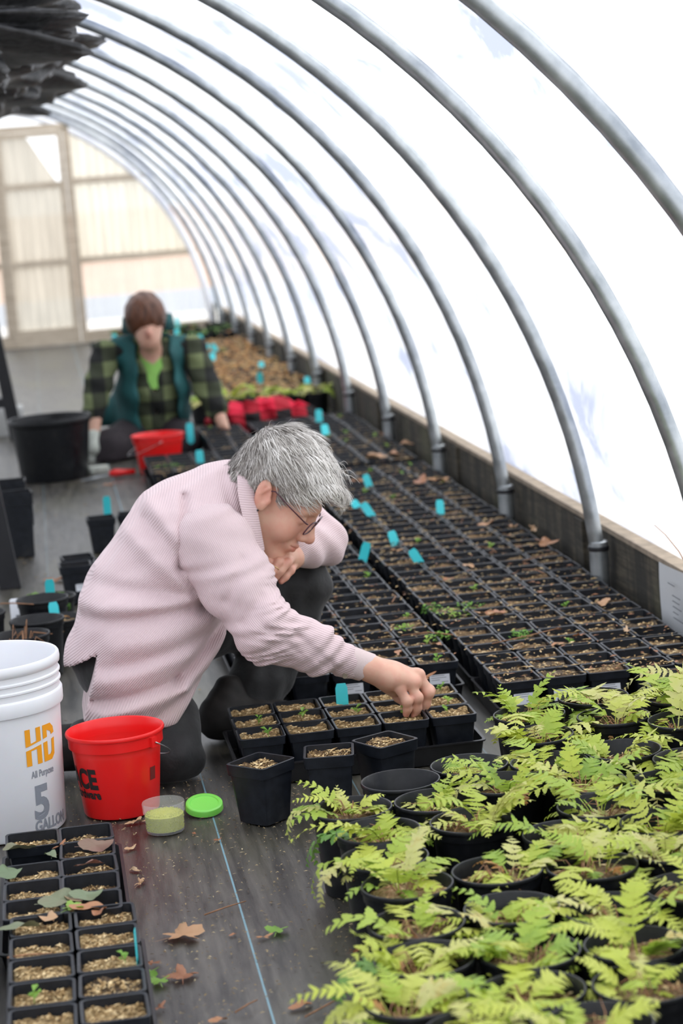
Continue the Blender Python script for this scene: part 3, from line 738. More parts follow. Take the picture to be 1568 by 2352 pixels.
v, f = text_tris('GALLON', 0.033, 0.001); wrap('grey_print', v, f, 0.56, 0.012, r5, 'ink_slate', wb, 0.72)
v, f = poly(*[quad(0.0, 0.06 + 0.02 * ((k * 7) % 5) / 5, -k * .0042, -k * .0042 + .0016) for k in range(8)]); v = [(-y, x) for x, y in v]
wrap('fine_print', v, f, -0.30, 0.06, r5, 'ink_slate', wb)

# red pail
RPX, RPY = (0.067, 4.355)
rp = thing('red_pail', 'bright red plastic pail with black lettering beside the kneeling woman', 'pail', (RPX, RPY, 0))
def r3(z): return 0.0775 + 0.0165 * z / 0.17
prof = [(0.05, 0.003), (0.0755, 0.0), (0.0775, 0.004), (r3(0.14), 0.14), (0.0965, 0.1415), (0.0968, 0.163), (0.1005, 0.1645), (0.1015, 0.168), (0.1000, 0.1715), (0.0975, 0.172), (0.0945, 0.169), (0.0925, 0.15), (0.075, 0.006)]
ob('shell', MB().lathe(prof, 64, cap0=True, cap1=True).mesh('shell', 'red_plastic', ang=50), rp)
v, f = text_tris('ACE', 0.056, 0.0026, 0.05); wrap('letter_print', v, f, -1.50, 0.067, r3, 'ink_black', rp, 0.76)
v, f = text_tris('Hardware', 0.025, 0.0010); wrap('letter_print', v, f, -1.50, 0.045, r3, 'ink_black', rp, 0.80)
v, f = poly(quad(0, .017, 0, .027)); wrap('square_patch', v, f, 0.80, 0.070, r3, 'dark_red', rp)
ea = 0.85
for s in (1, -1):
    a = ea if s > 0 else ea + math.pi; e = MB().box((-0.008, -0.004, -0.010), (0.008, 0.004, 0.010)); ob('handle_ear', e.mesh('handle_ear', 'red_plastic'), rp, (0.098 * math.sin(a), -0.098 * math.cos(a), 0.150), (0, 0, a))
A = Vector((math.sin(ea), -math.cos(ea), 0)); B = Vector((math.cos(ea), math.sin(ea), 0))
pts = [A * 0.104 * math.cos(t) + B * 0.116 * math.sin(t) + Vector((0, 0, 0.150 - 0.062 * math.sin(t))) for t in np.linspace(0, math.pi, 25)]
ob('bail_handle', MB().tube(pts, 0.0013, 6).mesh('bail_handle', 'steel_wire', True), rp)

# tub of granules and its lime lid
TX, TY = (0.145, 4.170)
tb = thing('clear_tub', 'small clear plastic tub of yellow-green granules on the floor', 'tub', (TX, TY, 0))
prof = [(0.030, 0.002), (0.0365, 0.0), (0.038, 0.003), (0.0395, 0.038), (0.0415, 0.0395), (0.042, 0.052), (0.0425, 0.058), (0.0415, 0.0595), (0.0405, 0.058), (0.0385, 0.038), (0.037, 0.004)]
ob('shell', MB().lathe(prof, 40, cap0=True, cap1=True).mesh('shell', 'clear_plastic', ang=50), tb)
gv = MB().lathe([(0.02, 0.0045), (0.0362, 0.005), (0.0378, 0.034), (0.030, 0.0375), (0.015, 0.040)], 32, cap0=True, cap1=True); g0 = len(gv.f)
Rg = random.Random(3)
for k in range(420):
    if k < 200: r = 0.036 * math.sqrt(Rg.random()); a = Rg.uniform(0, 6.28); x, y, z = r * math.cos(a), r * math.sin(a), 0.0395 - 0.10 * max(0, r - .015) * 1.2
    else: a = Rg.uniform(-math.pi, 0.3); z = Rg.uniform(.005, .034); r = 0.0362 + .0016 * z / .034; x, y = r * math.cos(a), r * math.sin(a)
    s = .0014; gv.add([(x - s, y, z), (x + s, y, z), (x, y - s, z), (x, y + s, z), (x, y, z - s), (x, y, z + s)], [(0, 2, 5), (2, 1, 5), (1, 3, 5), (3, 0, 5), (2, 0, 4), (1, 2, 4), (3, 1, 4), (0, 3, 4)])
tag(ob('granules', gv.mesh('granules', 'granules', ang=40), tb), kind='stuff')
LX, LY = (0.230, 4.268)
ld = thing('lime_lid', 'lime green plastic lid lying on the floor beside the clear tub', 'lid', (LX, LY, 0))
lm = MB().lathe([(0.012, 0.0105), (0.028, 0.0105), (0.0295, 0.0125), (0.036, 0.0125), (0.0375, 0.011), (0.0385, 0.0), (0.0372, 0.0), (0.035, 0.0095), (0.012, 0.0088)], 48, cap0=True, cap1=True)
lo_ = ob('lid_shell', lm.mesh('lid_shell', 'lime_plastic', ang=50), ld, (0, 0, 0.008), (0.26, 0.03, 0))

# ------------------------------------------------------------------ potted ferns
def frond_me(rnd, L, wmax, n, droop, mat='fern_green', e0=72, wr=(.27, .36)):
    R = random.Random(rnd); v = []; f = []; N = 16; P = []; D = []; p = Vector((0, 0, 0)); side = R.uniform(-.25, .25)
    for k in range(N + 1):
        t = k / N; e = math.radians(e0 - droop * t ** 1.15); a = side * t * t * 2
        d = Vector((math.cos(e) * math.cos(a), math.cos(e) * math.sin(a), math.sin(e))); P.append(p.copy()); D.append(d); p = p + d * (L / N)
    def at(t):
        x = t * N; i = min(int(x), N - 1); return P[i].lerp(P[i + 1], x - i), D[i].lerp(D[i + 1], x - i).normalized()
    for k in range(N):                                             # rachis: thin ribbon with a ridge
        a, b = P[k], P[k + 1]; w = 0.0014 * (1 - .75 * k / N); s = D[k].cross(Vector((0, 0, 1))); s = s.normalized() if s.length > 1e-4 else Vector((0, 1, 0)); q = len(v)
        v += [a - s * w, a + s * w, b + s * w, b - s * w, a.lerp(b, .5) - Vector((0, 0, w))]; f += [(q, q + 1, q + 2, q + 3), (q, q + 3, q + 4), (q + 1, q + 4, q + 2)]
    t0 = R.uniform(.16, .30)
    for i in range(n):
        t = t0 + (1 - t0) * (i + .2) / n; c, d = at(t); s = d.cross(Vector((0, 0, 1))).normalized(); up = s.cross(d).normalized()
        u = (t - t0) / (1 - t0); prof = min(1, (u + .22) * 2.1) * (1 - u) ** .75 + .10
        for sg in (-1, 1):
            if R.random() < .04: continue
            l = wmax * prof * R.uniform(.82, 1.15); w = max(.0035, l * R.uniform(*wr)); dirv = (s * sg * .92 + d * (.30 + .35 * u) + up * R.uniform(-.28, .22)).normalized()
            nrm = dirv.cross(d).normalized(); wd = dirv.cross(nrm).normalized(); q = len(v); m = 7; curl = R.uniform(-.45, .15)
            for j in range(m + 1):
                x = j / m; ww = w * (.75 + .5 * x if x < .35 else 1.08 * (1 - x) ** .62 + .02) * (1.0 if j % 2 else .70); c2 = c + dirv * l * x + up * curl * l * x * x * .6
                v += [c2 - wd * ww + up * .12 * ww, c2 + wd * ww + up * .12 * ww]
                if j: f.append((q + 2 * j - 2, q + 2 * j - 1, q + 2 * j + 1, q + 2 * j))
    return mk('frond', v, f, mat, True)
FR = []
for s in range(22):
    R = random.Random(100 + s); FR.append(frond_me(s, R.uniform(.11, .18), R.uniform(.030, .046), R.randint(10, 14), R.uniform(45, 130), 'fern_green', R.uniform(35, 78), (.19, .26)) if s % 2 else frond_me(s, R.uniform(.095, .165), R.uniform(.032, .050), R.randint(6, 9), R.uniform(45, 130), 'fern_green', R.uniform(30, 76)))
FR_DRY = [frond_me(300 + s, .085, .022, 9, 120 + 20 * s, 'fern_dry', 60) for s in range(3)]
FR_DEEP = [frond_me(330 + s, .15, .036, 11, 150 + 15 * s, 'fern_deep', 55) for s in range(3)]
FR_HANG = [frond_me(350 + s, .16, .030, 12, 175 + 15 * s, 'fern_green', 60) for s in range(3)]
RP_H = 0.15
m = MB().lathe([(0.045, 0.003), (0.056, 0.0), (0.057, 0.003), (0.0675, 0.128), (0.0700, 0.129), (0.0705, 0.141), (0.0728, 0.1425), (0.0738, 0.1465), (0.0725, 0.1498), (0.0705, RP_H), (0.0690, 0.1480), (0.0680, 0.135), (0.0665, 0.133), (0.057, 0.012)], 40, cap0=True, cap1=True)
ROUND = m.mesh('pot', 'pot_black', ang=45)
RSOIL = [soil_me(0.0655, 500 + s, ['mulch_tan', 'mulch_brown', 'mulch_brown'][s % 3], 190, round_=True, clen=.007) for s in range(7)]
def stems_me(rnd):
    R = random.Random(rnd); m = MB()
    for k in range(R.randint(9, 15)):
        a = R.uniform(0, 6.28); r0 = R.uniform(0, .012); L = R.uniform(.02, .07); a2 = a + R.uniform(-1, 1); h = R.uniform(.004, .035)
        p0 = (r0 * math.cos(a), r0 * math.sin(a), -.002); p1 = (r0 * math.cos(a) + .4 * L * math.cos(a2), r0 * math.sin(a) + .4 * L * math.sin(a2), h); p2 = (L * math.cos(a2 + .3), L * math.sin(a2 + .3), h * R.uniform(.1, 1.2))
        m.tube([p0, p1, p2], [.0011, .0009, .0005], 4, False)
    return m.mesh('stems', 'stem_brown', True)
STEMS = [stems_me(s) for s in range(6)]
FP = [(0.594, 3.821), (0.628, 3.682), (0.478, 3.669), (0.479, 3.534), (0.640, 3.525), (0.752, 3.830), (0.750, 3.711), (0.893, 4.186), (0.870, 4.025), (1.064, 4.083), (0.956, 3.825), (0.780, 3.395),
      (0.913, 3.413), (0.905, 3.264), (0.467, 3.386), (0.491, 3.237), (0.622, 3.248), (0.776, 3.224), (0.751, 3.031), (0.860, 3.058), (0.482, 3.054), (0.612, 3.061), (0.447, 2.901), (0.587, 2.859), (0.738, 2.854),
      (0.421, 2.758), (0.565, 2.735), (0.703, 2.715), (0.863, 3.660), (0.984, 3.637), (1.155, 4.018), (1.060, 3.757), (0.479, 2.654), (0.611, 2.624), (0.842, 3.837), (0.879, 3.512)]
RF = random.Random(21); tries = 0
def left_edge(y): return 0.43 if y < 3.0 else (0.455 if y < 3.7 else (0.64 if y < 3.95 else 0.83))
while len(FP) < 66 and tries < 9000:
    tries += 1; y = RF.uniform(2.45, 4.36); x = RF.uniform(left_edge(y), 1.42)
    if y > 4.27 and x < 1.10: continue
    if all((x - a) ** 2 + (y - b) ** 2 > 0.143 ** 2 for a, b in FP): FP.append((x, y))
FP = [list(p) for p in FP]
for it in range(160):
    for i in range(len(FP)):
        for j in range(i):
            dx, dy = FP[i][0] - FP[j][0], FP[i][1] - FP[j][1]; d = math.hypot(dx, dy)
            if d < 0.1485:
                k = (0.1485 - d) * 0.5 / max(d, 1e-6); FP[i][0] += dx * k; FP[i][1] += dy * k; FP[j][0] -= dx * k; FP[j][1] -= dy * k
    for p in FP:
        if p[1] > 4.30 and p[0] < 0.94: p[1] = 4.30
        if p[1] > 4.535: p[1] = 4.535
        if p[0] > 1.415: p[0] = 1.415
        if p[1] > 3.98 and p[0] < 0.80: p[1] -= 0.01
        if math.hypot(p[0] - 0.601, p[1] - 4.224) < 0.15: p[0] += .01; p[1] -= .01
rows = sorted(range(len(FP)), key=lambda i: -FP[i][1]); rowid = {}
k = 0
while rows:
    y = FP[rows[0]][1]; grp = [i for i in rows if FP[i][1] > y - 0.11]; rows = [i for i in rows if i not in grp]
    for c, i in enumerate(sorted(grp, key=lambda i: FP[i][0])): rowid[i] = (k, c)
    k += 1
for i, (x, y) in enumerate(FP):
    r, c = rowid[i]
    if i == 0:
        lab = 'empty round black pot leaning beside the square pots, no plant in it'
    else:
        lab = 'round black pot of yellow-green fern, %s row from the back, %s from the aisle' % (ORD[r], ORD[c])
    f = thing('potted_fern' if i else 'round_pot', lab, 'potted fern' if i else 'plant pot', (x, y, 0), RF.uniform(0, 6.28), 'potted ferns at lower right' if i else None)
    ob('pot', ROUND, f)
    if i == 0: continue
    dp = RF.uniform(.020, .036); zs = RP_H - dp
    ob('soil', RSOIL[RF.randrange(7)], f, (0, 0, zs)); ob('stems', STEMS[RF.randrange(6)], f, (RF.uniform(-.015, .015), RF.uniform(-.015, .015), zs))
    n = RF.randint(11, 16); a0 = RF.uniform(0, 6.28); ex, ey = RF.uniform(-.02, .02), RF.uniform(-.02, .02)
    far = y > 3.3
    for j in range(n):
        a = a0 + 2.4 * j + RF.uniform(-.4, .4); me = RF.choice(FR); s = RF.uniform(.6, 1.1) * (.68 if i in (1, 2, 5) else 1) * (1.0 if far else .92)
        if j == n - 1 and RF.random() < .45: me = RF.choice(FR_DRY)
        if j == n - 2 and RF.random() < .30: me = RF.choice(FR_HANG)
        ob('frond', me, f, (ex + .012 * math.cos(a), ey + .012 * math.sin(a), zs - .001), (RF.uniform(-.25, .25), RF.uniform(-.25, .3), a), (s, s, s))
    if x < 0.56 and i in (2, 3, 14, 22, 25):                      # fronds hanging over the aisle edge
        for j in range(2):
            a = math.pi + RF.uniform(-.5, .5) - f.rotation_euler.z
            ob('frond', RF.choice(FR_DEEP if i in (22, 3) else FR_HANG), f, (-.03 * math.cos(f.rotation_euler.z), .03 * math.sin(f.rotation_euler.z), zs), (0, 0, a), (.95, .95, .95))

# ------------------------------------------------------------------ kneeling woman
def XZ(p): return (p[0], p[2])
def kneeling_woman():
    base = (0.16, 4.70, 0.0)
    W = thing('person', 'kneeling person in pink corduroy shirt reaching into a pot tray', 'person', base)
    # ---- head in its own frame: x forward, y left, z up
    hx = Vector((0.672, -0.250, -0.697)).normalized(); hy = Vector((0.338, 0.935, -0.02)); hy = (hy - hx * hy.dot(hx)).normalized(); hz = hx.cross(hy)
    RH_ = np.array([hx, hy, hz]).T; HO = np.array((0.477, 4.712, 0.573)); HS = 1.03
    def head_raw(X, Y, Z):
        A = np.abs(Y)
        d = ell(X, Y, Z, (-0.012, 0, 0.040), (0.096, 0.074, 0.088))
        d = smin(d, ell(X, Y, Z, (0.036, 0, -0.030), (0.058, 0.059, 0.082)), 0.03)
        d = smin(d, cone(X, A, Z, (-0.005, 0.047, -0.062), (0.072, 0.017, -0.108), 0.022, 0.019), 0.03)      # jaw
        d = smin(d, ell(X, Y, Z, (0.084, 0, -0.109), (0.020, 0.022, 0.018)), 0.02)                          # chin
        d = smin(d, ell(X, A, Z, (0.062, 0.040, -0.040), (0.028, 0.024, 0.030)), 0.02)                      # cheek
        d = smin(d, cone(X, A, Z, (0.086, 0.012, 0.022), (0.072, 0.048, 0.016), 0.011, 0.010), 0.018)       # brow
        d = smax(d, -ell(X, A, Z, (0.102, 0.033, -0.002), (0.020, 0.019, 0.013)), 0.014)                    # socket
        d = smin(d, ell(X, A, Z, (0.076, 0.032, -0.004), (0.014, 0.016, 0.011)), 0.006)                     # lid
        d = smin(d, cone(X, Y, Z, (0.090, 0, 0.010), (0.112, 0, -0.030), 0.008, 0.0125), 0.012)             # nose
        d = smin(d, ell(X, Y, Z, (0.115, 0, -0.034), (0.0135, 0.0125, 0.0115)), 0.008)
        d = smin(d, ell(X, A, Z, (0.103, 0.0125, -0.040), (0.011, 0.0075, 0.0085)), 0.006)                  # wing
        d = smax(d, -ell(X, A, Z, (0.108, 0.006, -0.048), (0.006, 0.0035, 0.005)), 0.003)
        d = smin(d, ell(X, Y, Z, (0.094, 0, -0.070), (0.014, 0.026, 0.016)), 0.016)                         # mouth mound
        d = smin(d, cone(X, A, Z, (0.108, 0.0, -0.0635), (0.096, 0.021, -0.0650), 0.0045, 0.0028), 0.005)
        d = smin(d, cone(X, A, Z, (0.106, 0.0, -0.0755), (0.096, 0.019, -0.0685), 0.0050, 0.0028), 0.005)
        d = smax(d, -cone(X, A, Z, (0.114, 0.0, -0.0692), (0.096, 0.026, -0.0655), 0.0022, 0.0018), 0.002)  # mouth line
        e = ell(X + 0.32 * (Z + 0.005), A, Z, (-0.012, 0.0805, -0.006), (0.019, 0.0090, 0.033))                # ear
        e = smax(e, -ell(X + 0.32 * (Z + 0.005), A, Z, (-0.006, 0.0925, 0.001), (0.0120, 0.0100, 0.022)), 0.003)
        e = smin(e, ell(X, A, Z, (0.006, 0.0785, -0.010), (0.005, 0.008, 0.008)), 0.004)
        e = smin(e, cone(X, A, Z, (-0.020, 0.084, -0.010), (-0.010, 0.085, 0.016), 0.0035, 0.003), 0.004)
        d = smin(d, e, 0.006)
        d = smin(d, chain(X, Y, Z, [(-0.028, 0, -0.045), (-0.062, 0, -0.105), (-0.095, 0, -0.175)], [0.050, 0.052, 0.064], 0.03), 0.03)
        d = smax(d, -cone(X, A, Z, (0.083, 0.030, -0.048), (0.078, 0.034, -0.072), 0.0022, 0.0014), 0.006)   # smile fold
        return d
    v, q = surfnet(head_raw, (-0.17, -0.10, -0.245), (0.14, 0.10, 0.14), 0.0027); v = relax(v, q, 1, 0.4)
    A = np.abs(v[:, 1])
    def g(c, s): return np.exp(-(((v[:, 0] - c[0]) ** 2 + (A - c[1]) ** 2 + (v[:, 2] - c[2]) ** 2) / s ** 2))
    blush = 0.55 * g((0.115, 0, -0.036), .016) + 0.45 * g((0.075, .045, -.035), .025) + 0.5 * g((-.01, .083, -.0), .028) + 0.9 * g((0.108, .008, -0.069), .010) + 0.6 * g((0.102, .018, -0.070), .007)
    hv = (v * HS) @ RH_.T + HO; BV, BF, BB = [hv], [q], [blush]
    def hw(p): return tuple(np.array(p) * HS @ RH_.T + HO)
    # ---- reaching right hand with forearm
    W0, W1, W2 = (0.550, 4.510, 0.236), (0.623, 4.512, 0.201), (0.669, 4.512, 0.179)
    fing = [([(0.679, 4.482, 0.156), (0.692, 4.478, 0.128), (0.693, 4.484, 0.111), (0.690, 4.490, 0.098)], .0098),
            ([(0.703, 4.493, 0.163), (0.716, 4.487, 0.131), (0.715, 4.494, 0.108), (0.709, 4.501, 0.089)], .0106),
            ([(0.728, 4.516, 0.173), (0.744, 4.508, 0.134), (0.738, 4.514, 0.110), (0.726, 4.518, 0.090)], .0110),
            ([(0.728, 4.538, 0.170), (0.752, 4.540, 0.130), (0.740, 4.536, 0.105), (0.724, 4.527, 0.085)], .0105),
            ([(0.663, 4.545, 0.154), (0.686, 4.552, 0.123), (0.706, 4.542, 0.101), (0.715, 4.528, 0.084)], .0112)]
    def hand(X, Y, Z):
        d = chain(X, Y, Z, [W0, W1, W2], [.029, .0235, .028], .02, .85)
        d = smin(d, cone(X, Y, Z, W2, (0.712, 4.513, 0.163), .0285, .0205, .62), .02)
        d = smin(d, cone(X, Y, Z, W1, (0.675, 4.535, 0.147), .018, .020), .02)
        for pts, r in fing:
            c = chain(X, Y, Z, pts, [r * 1.12, r * 1.05, r * .95, r * .80], .006)
            for kp in pts[:2]: c = smin(c, ell(X, Y, Z, (kp[0] + .001, kp[1] - .001, kp[2] + .002), (r * 1.12,) * 3), .006)
            d = smin(d, c, .0045)
        for pts, r in fing[:4]:                                   # tendons
            d = smin(d, cone(X, Y, Z, (W1[0] + .01, (W1[1] + pts[0][1]) / 2, W1[2] + .018), (pts[0][0], pts[0][1], pts[0][2] + .006), .004, .006), .010)
        return d
    v, q = surfnet(hand, (0.52, 4.42, 0.07), (0.79, 4.60, 0.27), 0.0027); v = relax(v, q, 1, .4)
    bl = np.zeros(len(v))
    for pts, r in fing:
        for p in (pts[0], pts[1], pts[3]): bl += .55 * np.exp(-((v - np.array(p)) ** 2).sum(1) / .011 ** 2)
    BV.append(v); BF.append(q); BB.append(np.clip(bl, 0, 1))
    # ---- left hand hanging under the chin
    L0, L1 = (0.531, 4.850, 0.405), (0.497, 4.780, 0.413)
    lf = [([(0.469, 4.734, 0.422), (0.429, 4.706, 0.417), (0.417, 4.702, 0.401), (0.416, 4.710, 0.378)], .0110), ([(0.473, 4.724, 0.423), (0.442, 4.689, 0.424), (0.428, 4.684, 0.405), (0.422, 4.690, 0.383)], .0118),
          ([(0.484, 4.729, 0.421), (0.463, 4.682, 0.421), (0.446, 4.676, 0.402), (0.433, 4.682, 0.381)], .0120), ([(0.496, 4.739, 0.416), (0.484, 4.689, 0.417), (0.466, 4.682, 0.401), (0.452, 4.686, 0.384)], .0112),
          ([(0.501, 4.754, 0.397), (0.493, 4.729, 0.392), (0.478, 4.719, 0.380), (0.468, 4.714, 0.372)], .0110)]
    def lhand(X, Y, Z):
        d = smin(cone(X, Y, Z, L0, L1, .027, .028), cone(X, Y, Z, L1, (0.481, 4.735, 0.420), .028, .024), .02)
        for pts, r in lf: d = smin(d, chain(X, Y, Z, pts, [r * .95, r * .86, r * .82, r * .66], .005), .0025)
        return d
    v, q = surfnet(lhand, (0.38, 4.60, 0.33), (0.57, 4.90, 0.50), 0.003); v = relax(v, q, 1, .4)
    bl = sum(.5 * np.exp(-((v - np.array(p[k])) ** 2).sum(1) / .012 ** 2) for p, r in lf for k in (1, 3)); BV.append(v); BF.append(q); BB.append(np.clip(bl, 0, 1))
    # ---- body under the clothes
    HIP, WAI, CHE, UPP = (0.111, 4.770, 0.236), (0.169, 4.770, 0.344), (0.274, 4.780, 0.479), (0.367, 4.780, 0.546)
    def core(X, Y, Z):
        d = chain(X, Y, Z, [HIP, WAI, CHE, UPP, (0.420, 4.760, 0.561)], [.09, .09, .09, .065, .05], .05, .8)
        d = smin(d, chain(X, Y, Z, [(0.326, 4.640, 0.482), (0.406, 4.490, 0.305), W0], [.05, .04, .028], .03), .03)
        d = smin(d, chain(X, Y, Z, [(0.458, 4.930, 0.504), (0.594, 4.930, 0.414), L0], [.045, .036, .026], .03), .03); return d
    v, q = surfnet(core, (-0.05, 4.38, 0.1), (0.72, 5.1, 0.72), 0.011); BV.append(v); BF.append(q); BB.append(np.zeros(len(v)))
    n = 0; V_, F_ = [], []
    for a, b in zip(BV, BF): V_.append(a); F_.append(b + n); n += len(a)
    V_ = np.concatenate(V_) - np.array(base); F_ = np.concatenate(F_)
    ob('body', mk('body', V_, F_, 'skin_light', True, {'blush': np.concatenate(BB)}), W)
    # ---- shirt
    hemA, hemB = XZ((0.354, 4.660, 0.292)), XZ((0.184, 4.660, 0.103))
    hn = np.array((hemA[1] - hemB[1], -(hemA[0] - hemB[0]))); hn = hn / np.linalg.norm(hn)
    FOLD = [((0.270, 4.620, 0.585), (0.243, 4.620, 0.445), -.009, .009), ((0.243, 4.620, 0.445), (0.288, 4.620, 0.345), -.008, .010), ((0.181, 4.620, 0.542), (0.294, 4.620, 0.411), -.006, .014), ((0.194, 4.620, 0.579), (0.261, 4.620, 0.467), .005, .016), ((0.144, 4.620, 0.517), (0.272, 4.620, 0.375), .006, .02),
            ((0.047, 4.620, 0.418), (0.263, 4.620, 0.384), -.005, .016), ((0.030, 4.620, 0.339), (0.290, 4.620, 0.359), -.006, .014), ((0.028, 4.620, 0.372), (0.272, 4.620, 0.375), .006, .018), ((0.033, 4.620, 0.172), (0.211, 4.620, 0.213), -.010, .011), ((0.211, 4.620, 0.213), (0.327, 4.620, 0.295), -.010, .011),
            ((0.050, 4.620, 0.154), (0.228, 4.620, 0.197), .009, .014), ((0.228, 4.620, 0.197), (0.337, 4.620, 0.272), .007, .013), ((0.037, 4.620, 0.218), (0.243, 4.620, 0.263), .007, .02), ((0.137, 4.620, 0.130), (0.276, 4.620, 0.206), -.006, .010), ((0.086, 4.620, 0.290), (0.296, 4.620, 0.325), .005, .02), ((0.063, 4.620, 0.244), (0.284, 4.620, 0.292), -.005, .012),
            ((0.359, 4.620, 0.619), (0.373, 4.620, 0.499), -.004, .009)]
    VA = XZ((0.051, 4.620, 0.274)); v1, v2 = XZ((-0.023, 4.620, 0.229)), XZ((0.012, 4.620, 0.144))
    def perp(a, b):                                            # unit normal of ray a, on the side of ray b
        n_ = np.array((-(a[1] - VA[1]), a[0] - VA[0])); n_ /= np.linalg.norm(n_); return n_ if n_ @ np.array((b[0] - VA[0], b[1] - VA[1])) > 0 else -n_
    VN1, VN2 = perp(v1, v2), perp(v2, v1)
    def torso(X, Y, Z):
        d = chain(X, Y, Z, [HIP, WAI, CHE, UPP], [.122, .130, .124, .092], .06, .76)
        d = smin(d, cone(X, Y, Z, UPP, (0.419, 4.770, 0.571), .088, .066, .85), .04)
        d = smin(d, cone(X, Y, Z, (0.227, 4.740, 0.304), (0.119, 4.740, 0.182), .112, .112, .80), .05)
        d = smin(d, cone(X, Y, Z, (0.170, 4.660, 0.263), (0.144, 4.625, 0.127), .122, .122), .05)
        d = smin(d, cone(X, Y, Z, (0.065, 4.740, 0.228), (0.050, 4.720, 0.155), .085, .075, .72), .04)
        d = smin(d, cone(X, Y, Z, (0.318, 4.655, 0.485), (0.272, 4.660, 0.445), .070, .075), .05)
        d = smin(d, ell(X, Y, Z, (0.446, 4.920, 0.501), (.07, .07, .07)), .05)
        near = 1 / (1 + np.exp((Y - 4.74) / .025))
        for a, b, amp, w in FOLD: d = d - near * 1.7 * amp * np.exp(-(segd(X, Z, XZ(a), XZ(b)) / w) ** 2)
        d = d - .0022 * np.sin(38 * X + 22 * Z + 3 * np.sin(30 * Y)) * np.sin(41 * Z - 17 * X + 20 * Y)
        d = smax(d, (X - hemB[0]) * hn[0] + (Z - hemB[1]) * hn[1] if hn[0] > 0 else -((X - hemB[0]) * hn[0] + (Z - hemB[1]) * hn[1]), .006)
        d = smax(d, 0.120 - Z, .006)
        qx, qz = X - VA[0], Z - VA[1]; wedge = np.maximum(np.maximum(-(qx * VN1[0] + qz * VN1[1]), -(qx * VN2[0] + qz * VN2[1])), Y - 5.2)
        return smax(d, -wedge, .004)
    def rib_t(v): return {'rib': v[:, 0] * .80 - v[:, 2] * .60 + .04 * np.sin(9 * v[:, 2]), 'dirt': np.clip((0.27 - v[:, 2]) / .12, 0, 1) * .9}
    sh = sdf_part('shirt', torso, (-0.10, 4.44, 0.10), (0.58, 5.05, 0.70), 0.0055, 'corduroy_pink', W, 1, rib_t)
    def sub(name, me, par=sh): return ob(name, me, par)
    S = [(0.322, 4.635, 0.481), (0.359, 4.565, 0.400), (0.408, 4.497, 0.307), (0.500, 4.503, 0.262), (0.577, 4.511, 0.222)]
    SR = [.082, .073, .061, .049, .036]
    AX = np.array(S[4]) - np.array(S[2]); AX /= np.linalg.norm(AX); SD = np.array(S[1]) - np.array(S[0]); SD /= np.linalg.norm(SD)
    def sleeve(X, Y, Z):
        d = chain(X, Y, Z, S, SR, .035)
        d = smin(d, cone(X, Y, Z, S[0], (0.309, 4.700, 0.508), .078, .07), .04) - .0025 * np.sin(45 * X - 60 * Z + 3 * np.sin(50 * Z))
        near = 1 / (1 + np.exp((Y - 4.50) / .03))
        t = (X - S[2][0]) * AX[0] + (Y - S[2][1]) * AX[1] + (Z - S[2][2]) * AX[2]
        d = d - .0045 * np.exp(-((t - .015) / .05) ** 2) * np.sin(95 * t + 22 * Z + 9 * np.sin(60 * Z))
        d = d - .0040 * np.exp(-((t - .14) / .05) ** 2) * np.sin(120 * t - 130 * Z)
        u = (X - S[0][0]) * SD[0] + (Y - S[0][1]) * SD[1] + (Z - S[0][2]) * SD[2]
        d = d - .0040 * np.exp(-((u - .10) / .07) ** 2) * np.sin(70 * u + 45 * Z - 30 * X)
        for a, b, amp, w in (((0.465, 4.460, 0.305), (0.549, 4.480, 0.216), -.006, .006), ((0.473, 4.460, 0.281), (0.543, 4.480, 0.205), -.005, .006), ((0.392, 4.440, 0.340), (0.470, 4.450, 0.264), -.005, .008), ((0.372, 4.500, 0.462), (0.328, 4.500, 0.382), -.006, .009), ((0.400, 4.480, 0.388), (0.355, 4.480, 0.336), -.006, .009)):
            d = d - amp * np.exp(-(segd(X, Z, XZ(a), XZ(b)) / w) ** 2)
        return d
    def rib_s(v):
        r = np.zeros(len(v))
        near = np.argmin([((v - np.array(p)) ** 2).sum(1) for p in S], 0)
        up = np.array([S[min(i + 1, 4)] for i in range(5)]) - np.array([S[max(i - 1, 0)] for i in range(5)]); up = up / np.linalg.norm(up, axis=1)[:, None]
        # blend the axis along the arm so the ribs run lengthwise without steps
        d = np.stack([np.exp(-((v - np.array(p)) ** 2).sum(1) / .07 ** 2) for p in S], 1); d /= d.sum(1, keepdims=True); ax = d @ up; c = d @ np.array(S)
        ax /= np.linalg.norm(ax, axis=1)[:, None]; side = np.cross(ax, np.array((0, 1, 0))); side /= np.linalg.norm(side, axis=1)[:, None]
        return {'rib': ((v - c) * side).sum(1) * 1.15, 'dirt': np.clip((0.24 - v[:, 2]) / .06, 0, 1) * .5}
    sdf_s = sdf_part('sleeve', sleeve, (0.20, 4.38, 0.13), (0.62, 4.80, 0.62), 0.005, 'corduroy_pink', W, 1, rib_s); sdf_s.parent = sh
    F = [(0.447, 4.930, 0.500), (0.551, 4.980, 0.451), (0.594, 4.930, 0.412), (0.543, 4.860, 0.417), (0.512, 4.800, 0.423)]
    def fsleeve(X, Y, Z):
        d = chain(X, Y, Z, F, [.072, .058, .050, .042, .034], .03)
        return d - .004 * np.sin(75 * X + 60 * Z + 40 * Y) * np.exp(-((X - F[2][0]) / .10) ** 2)
    o = sdf_part('sleeve', fsleeve, (0.36, 4.74, 0.32), (0.70, 5.08, 0.62), 0.006, 'corduroy_pink', W, 1, lambda v: {'rib': v[:, 2] - .3 * v[:, 0], 'dirt': np.zeros(len(v))}); o.parent = sh
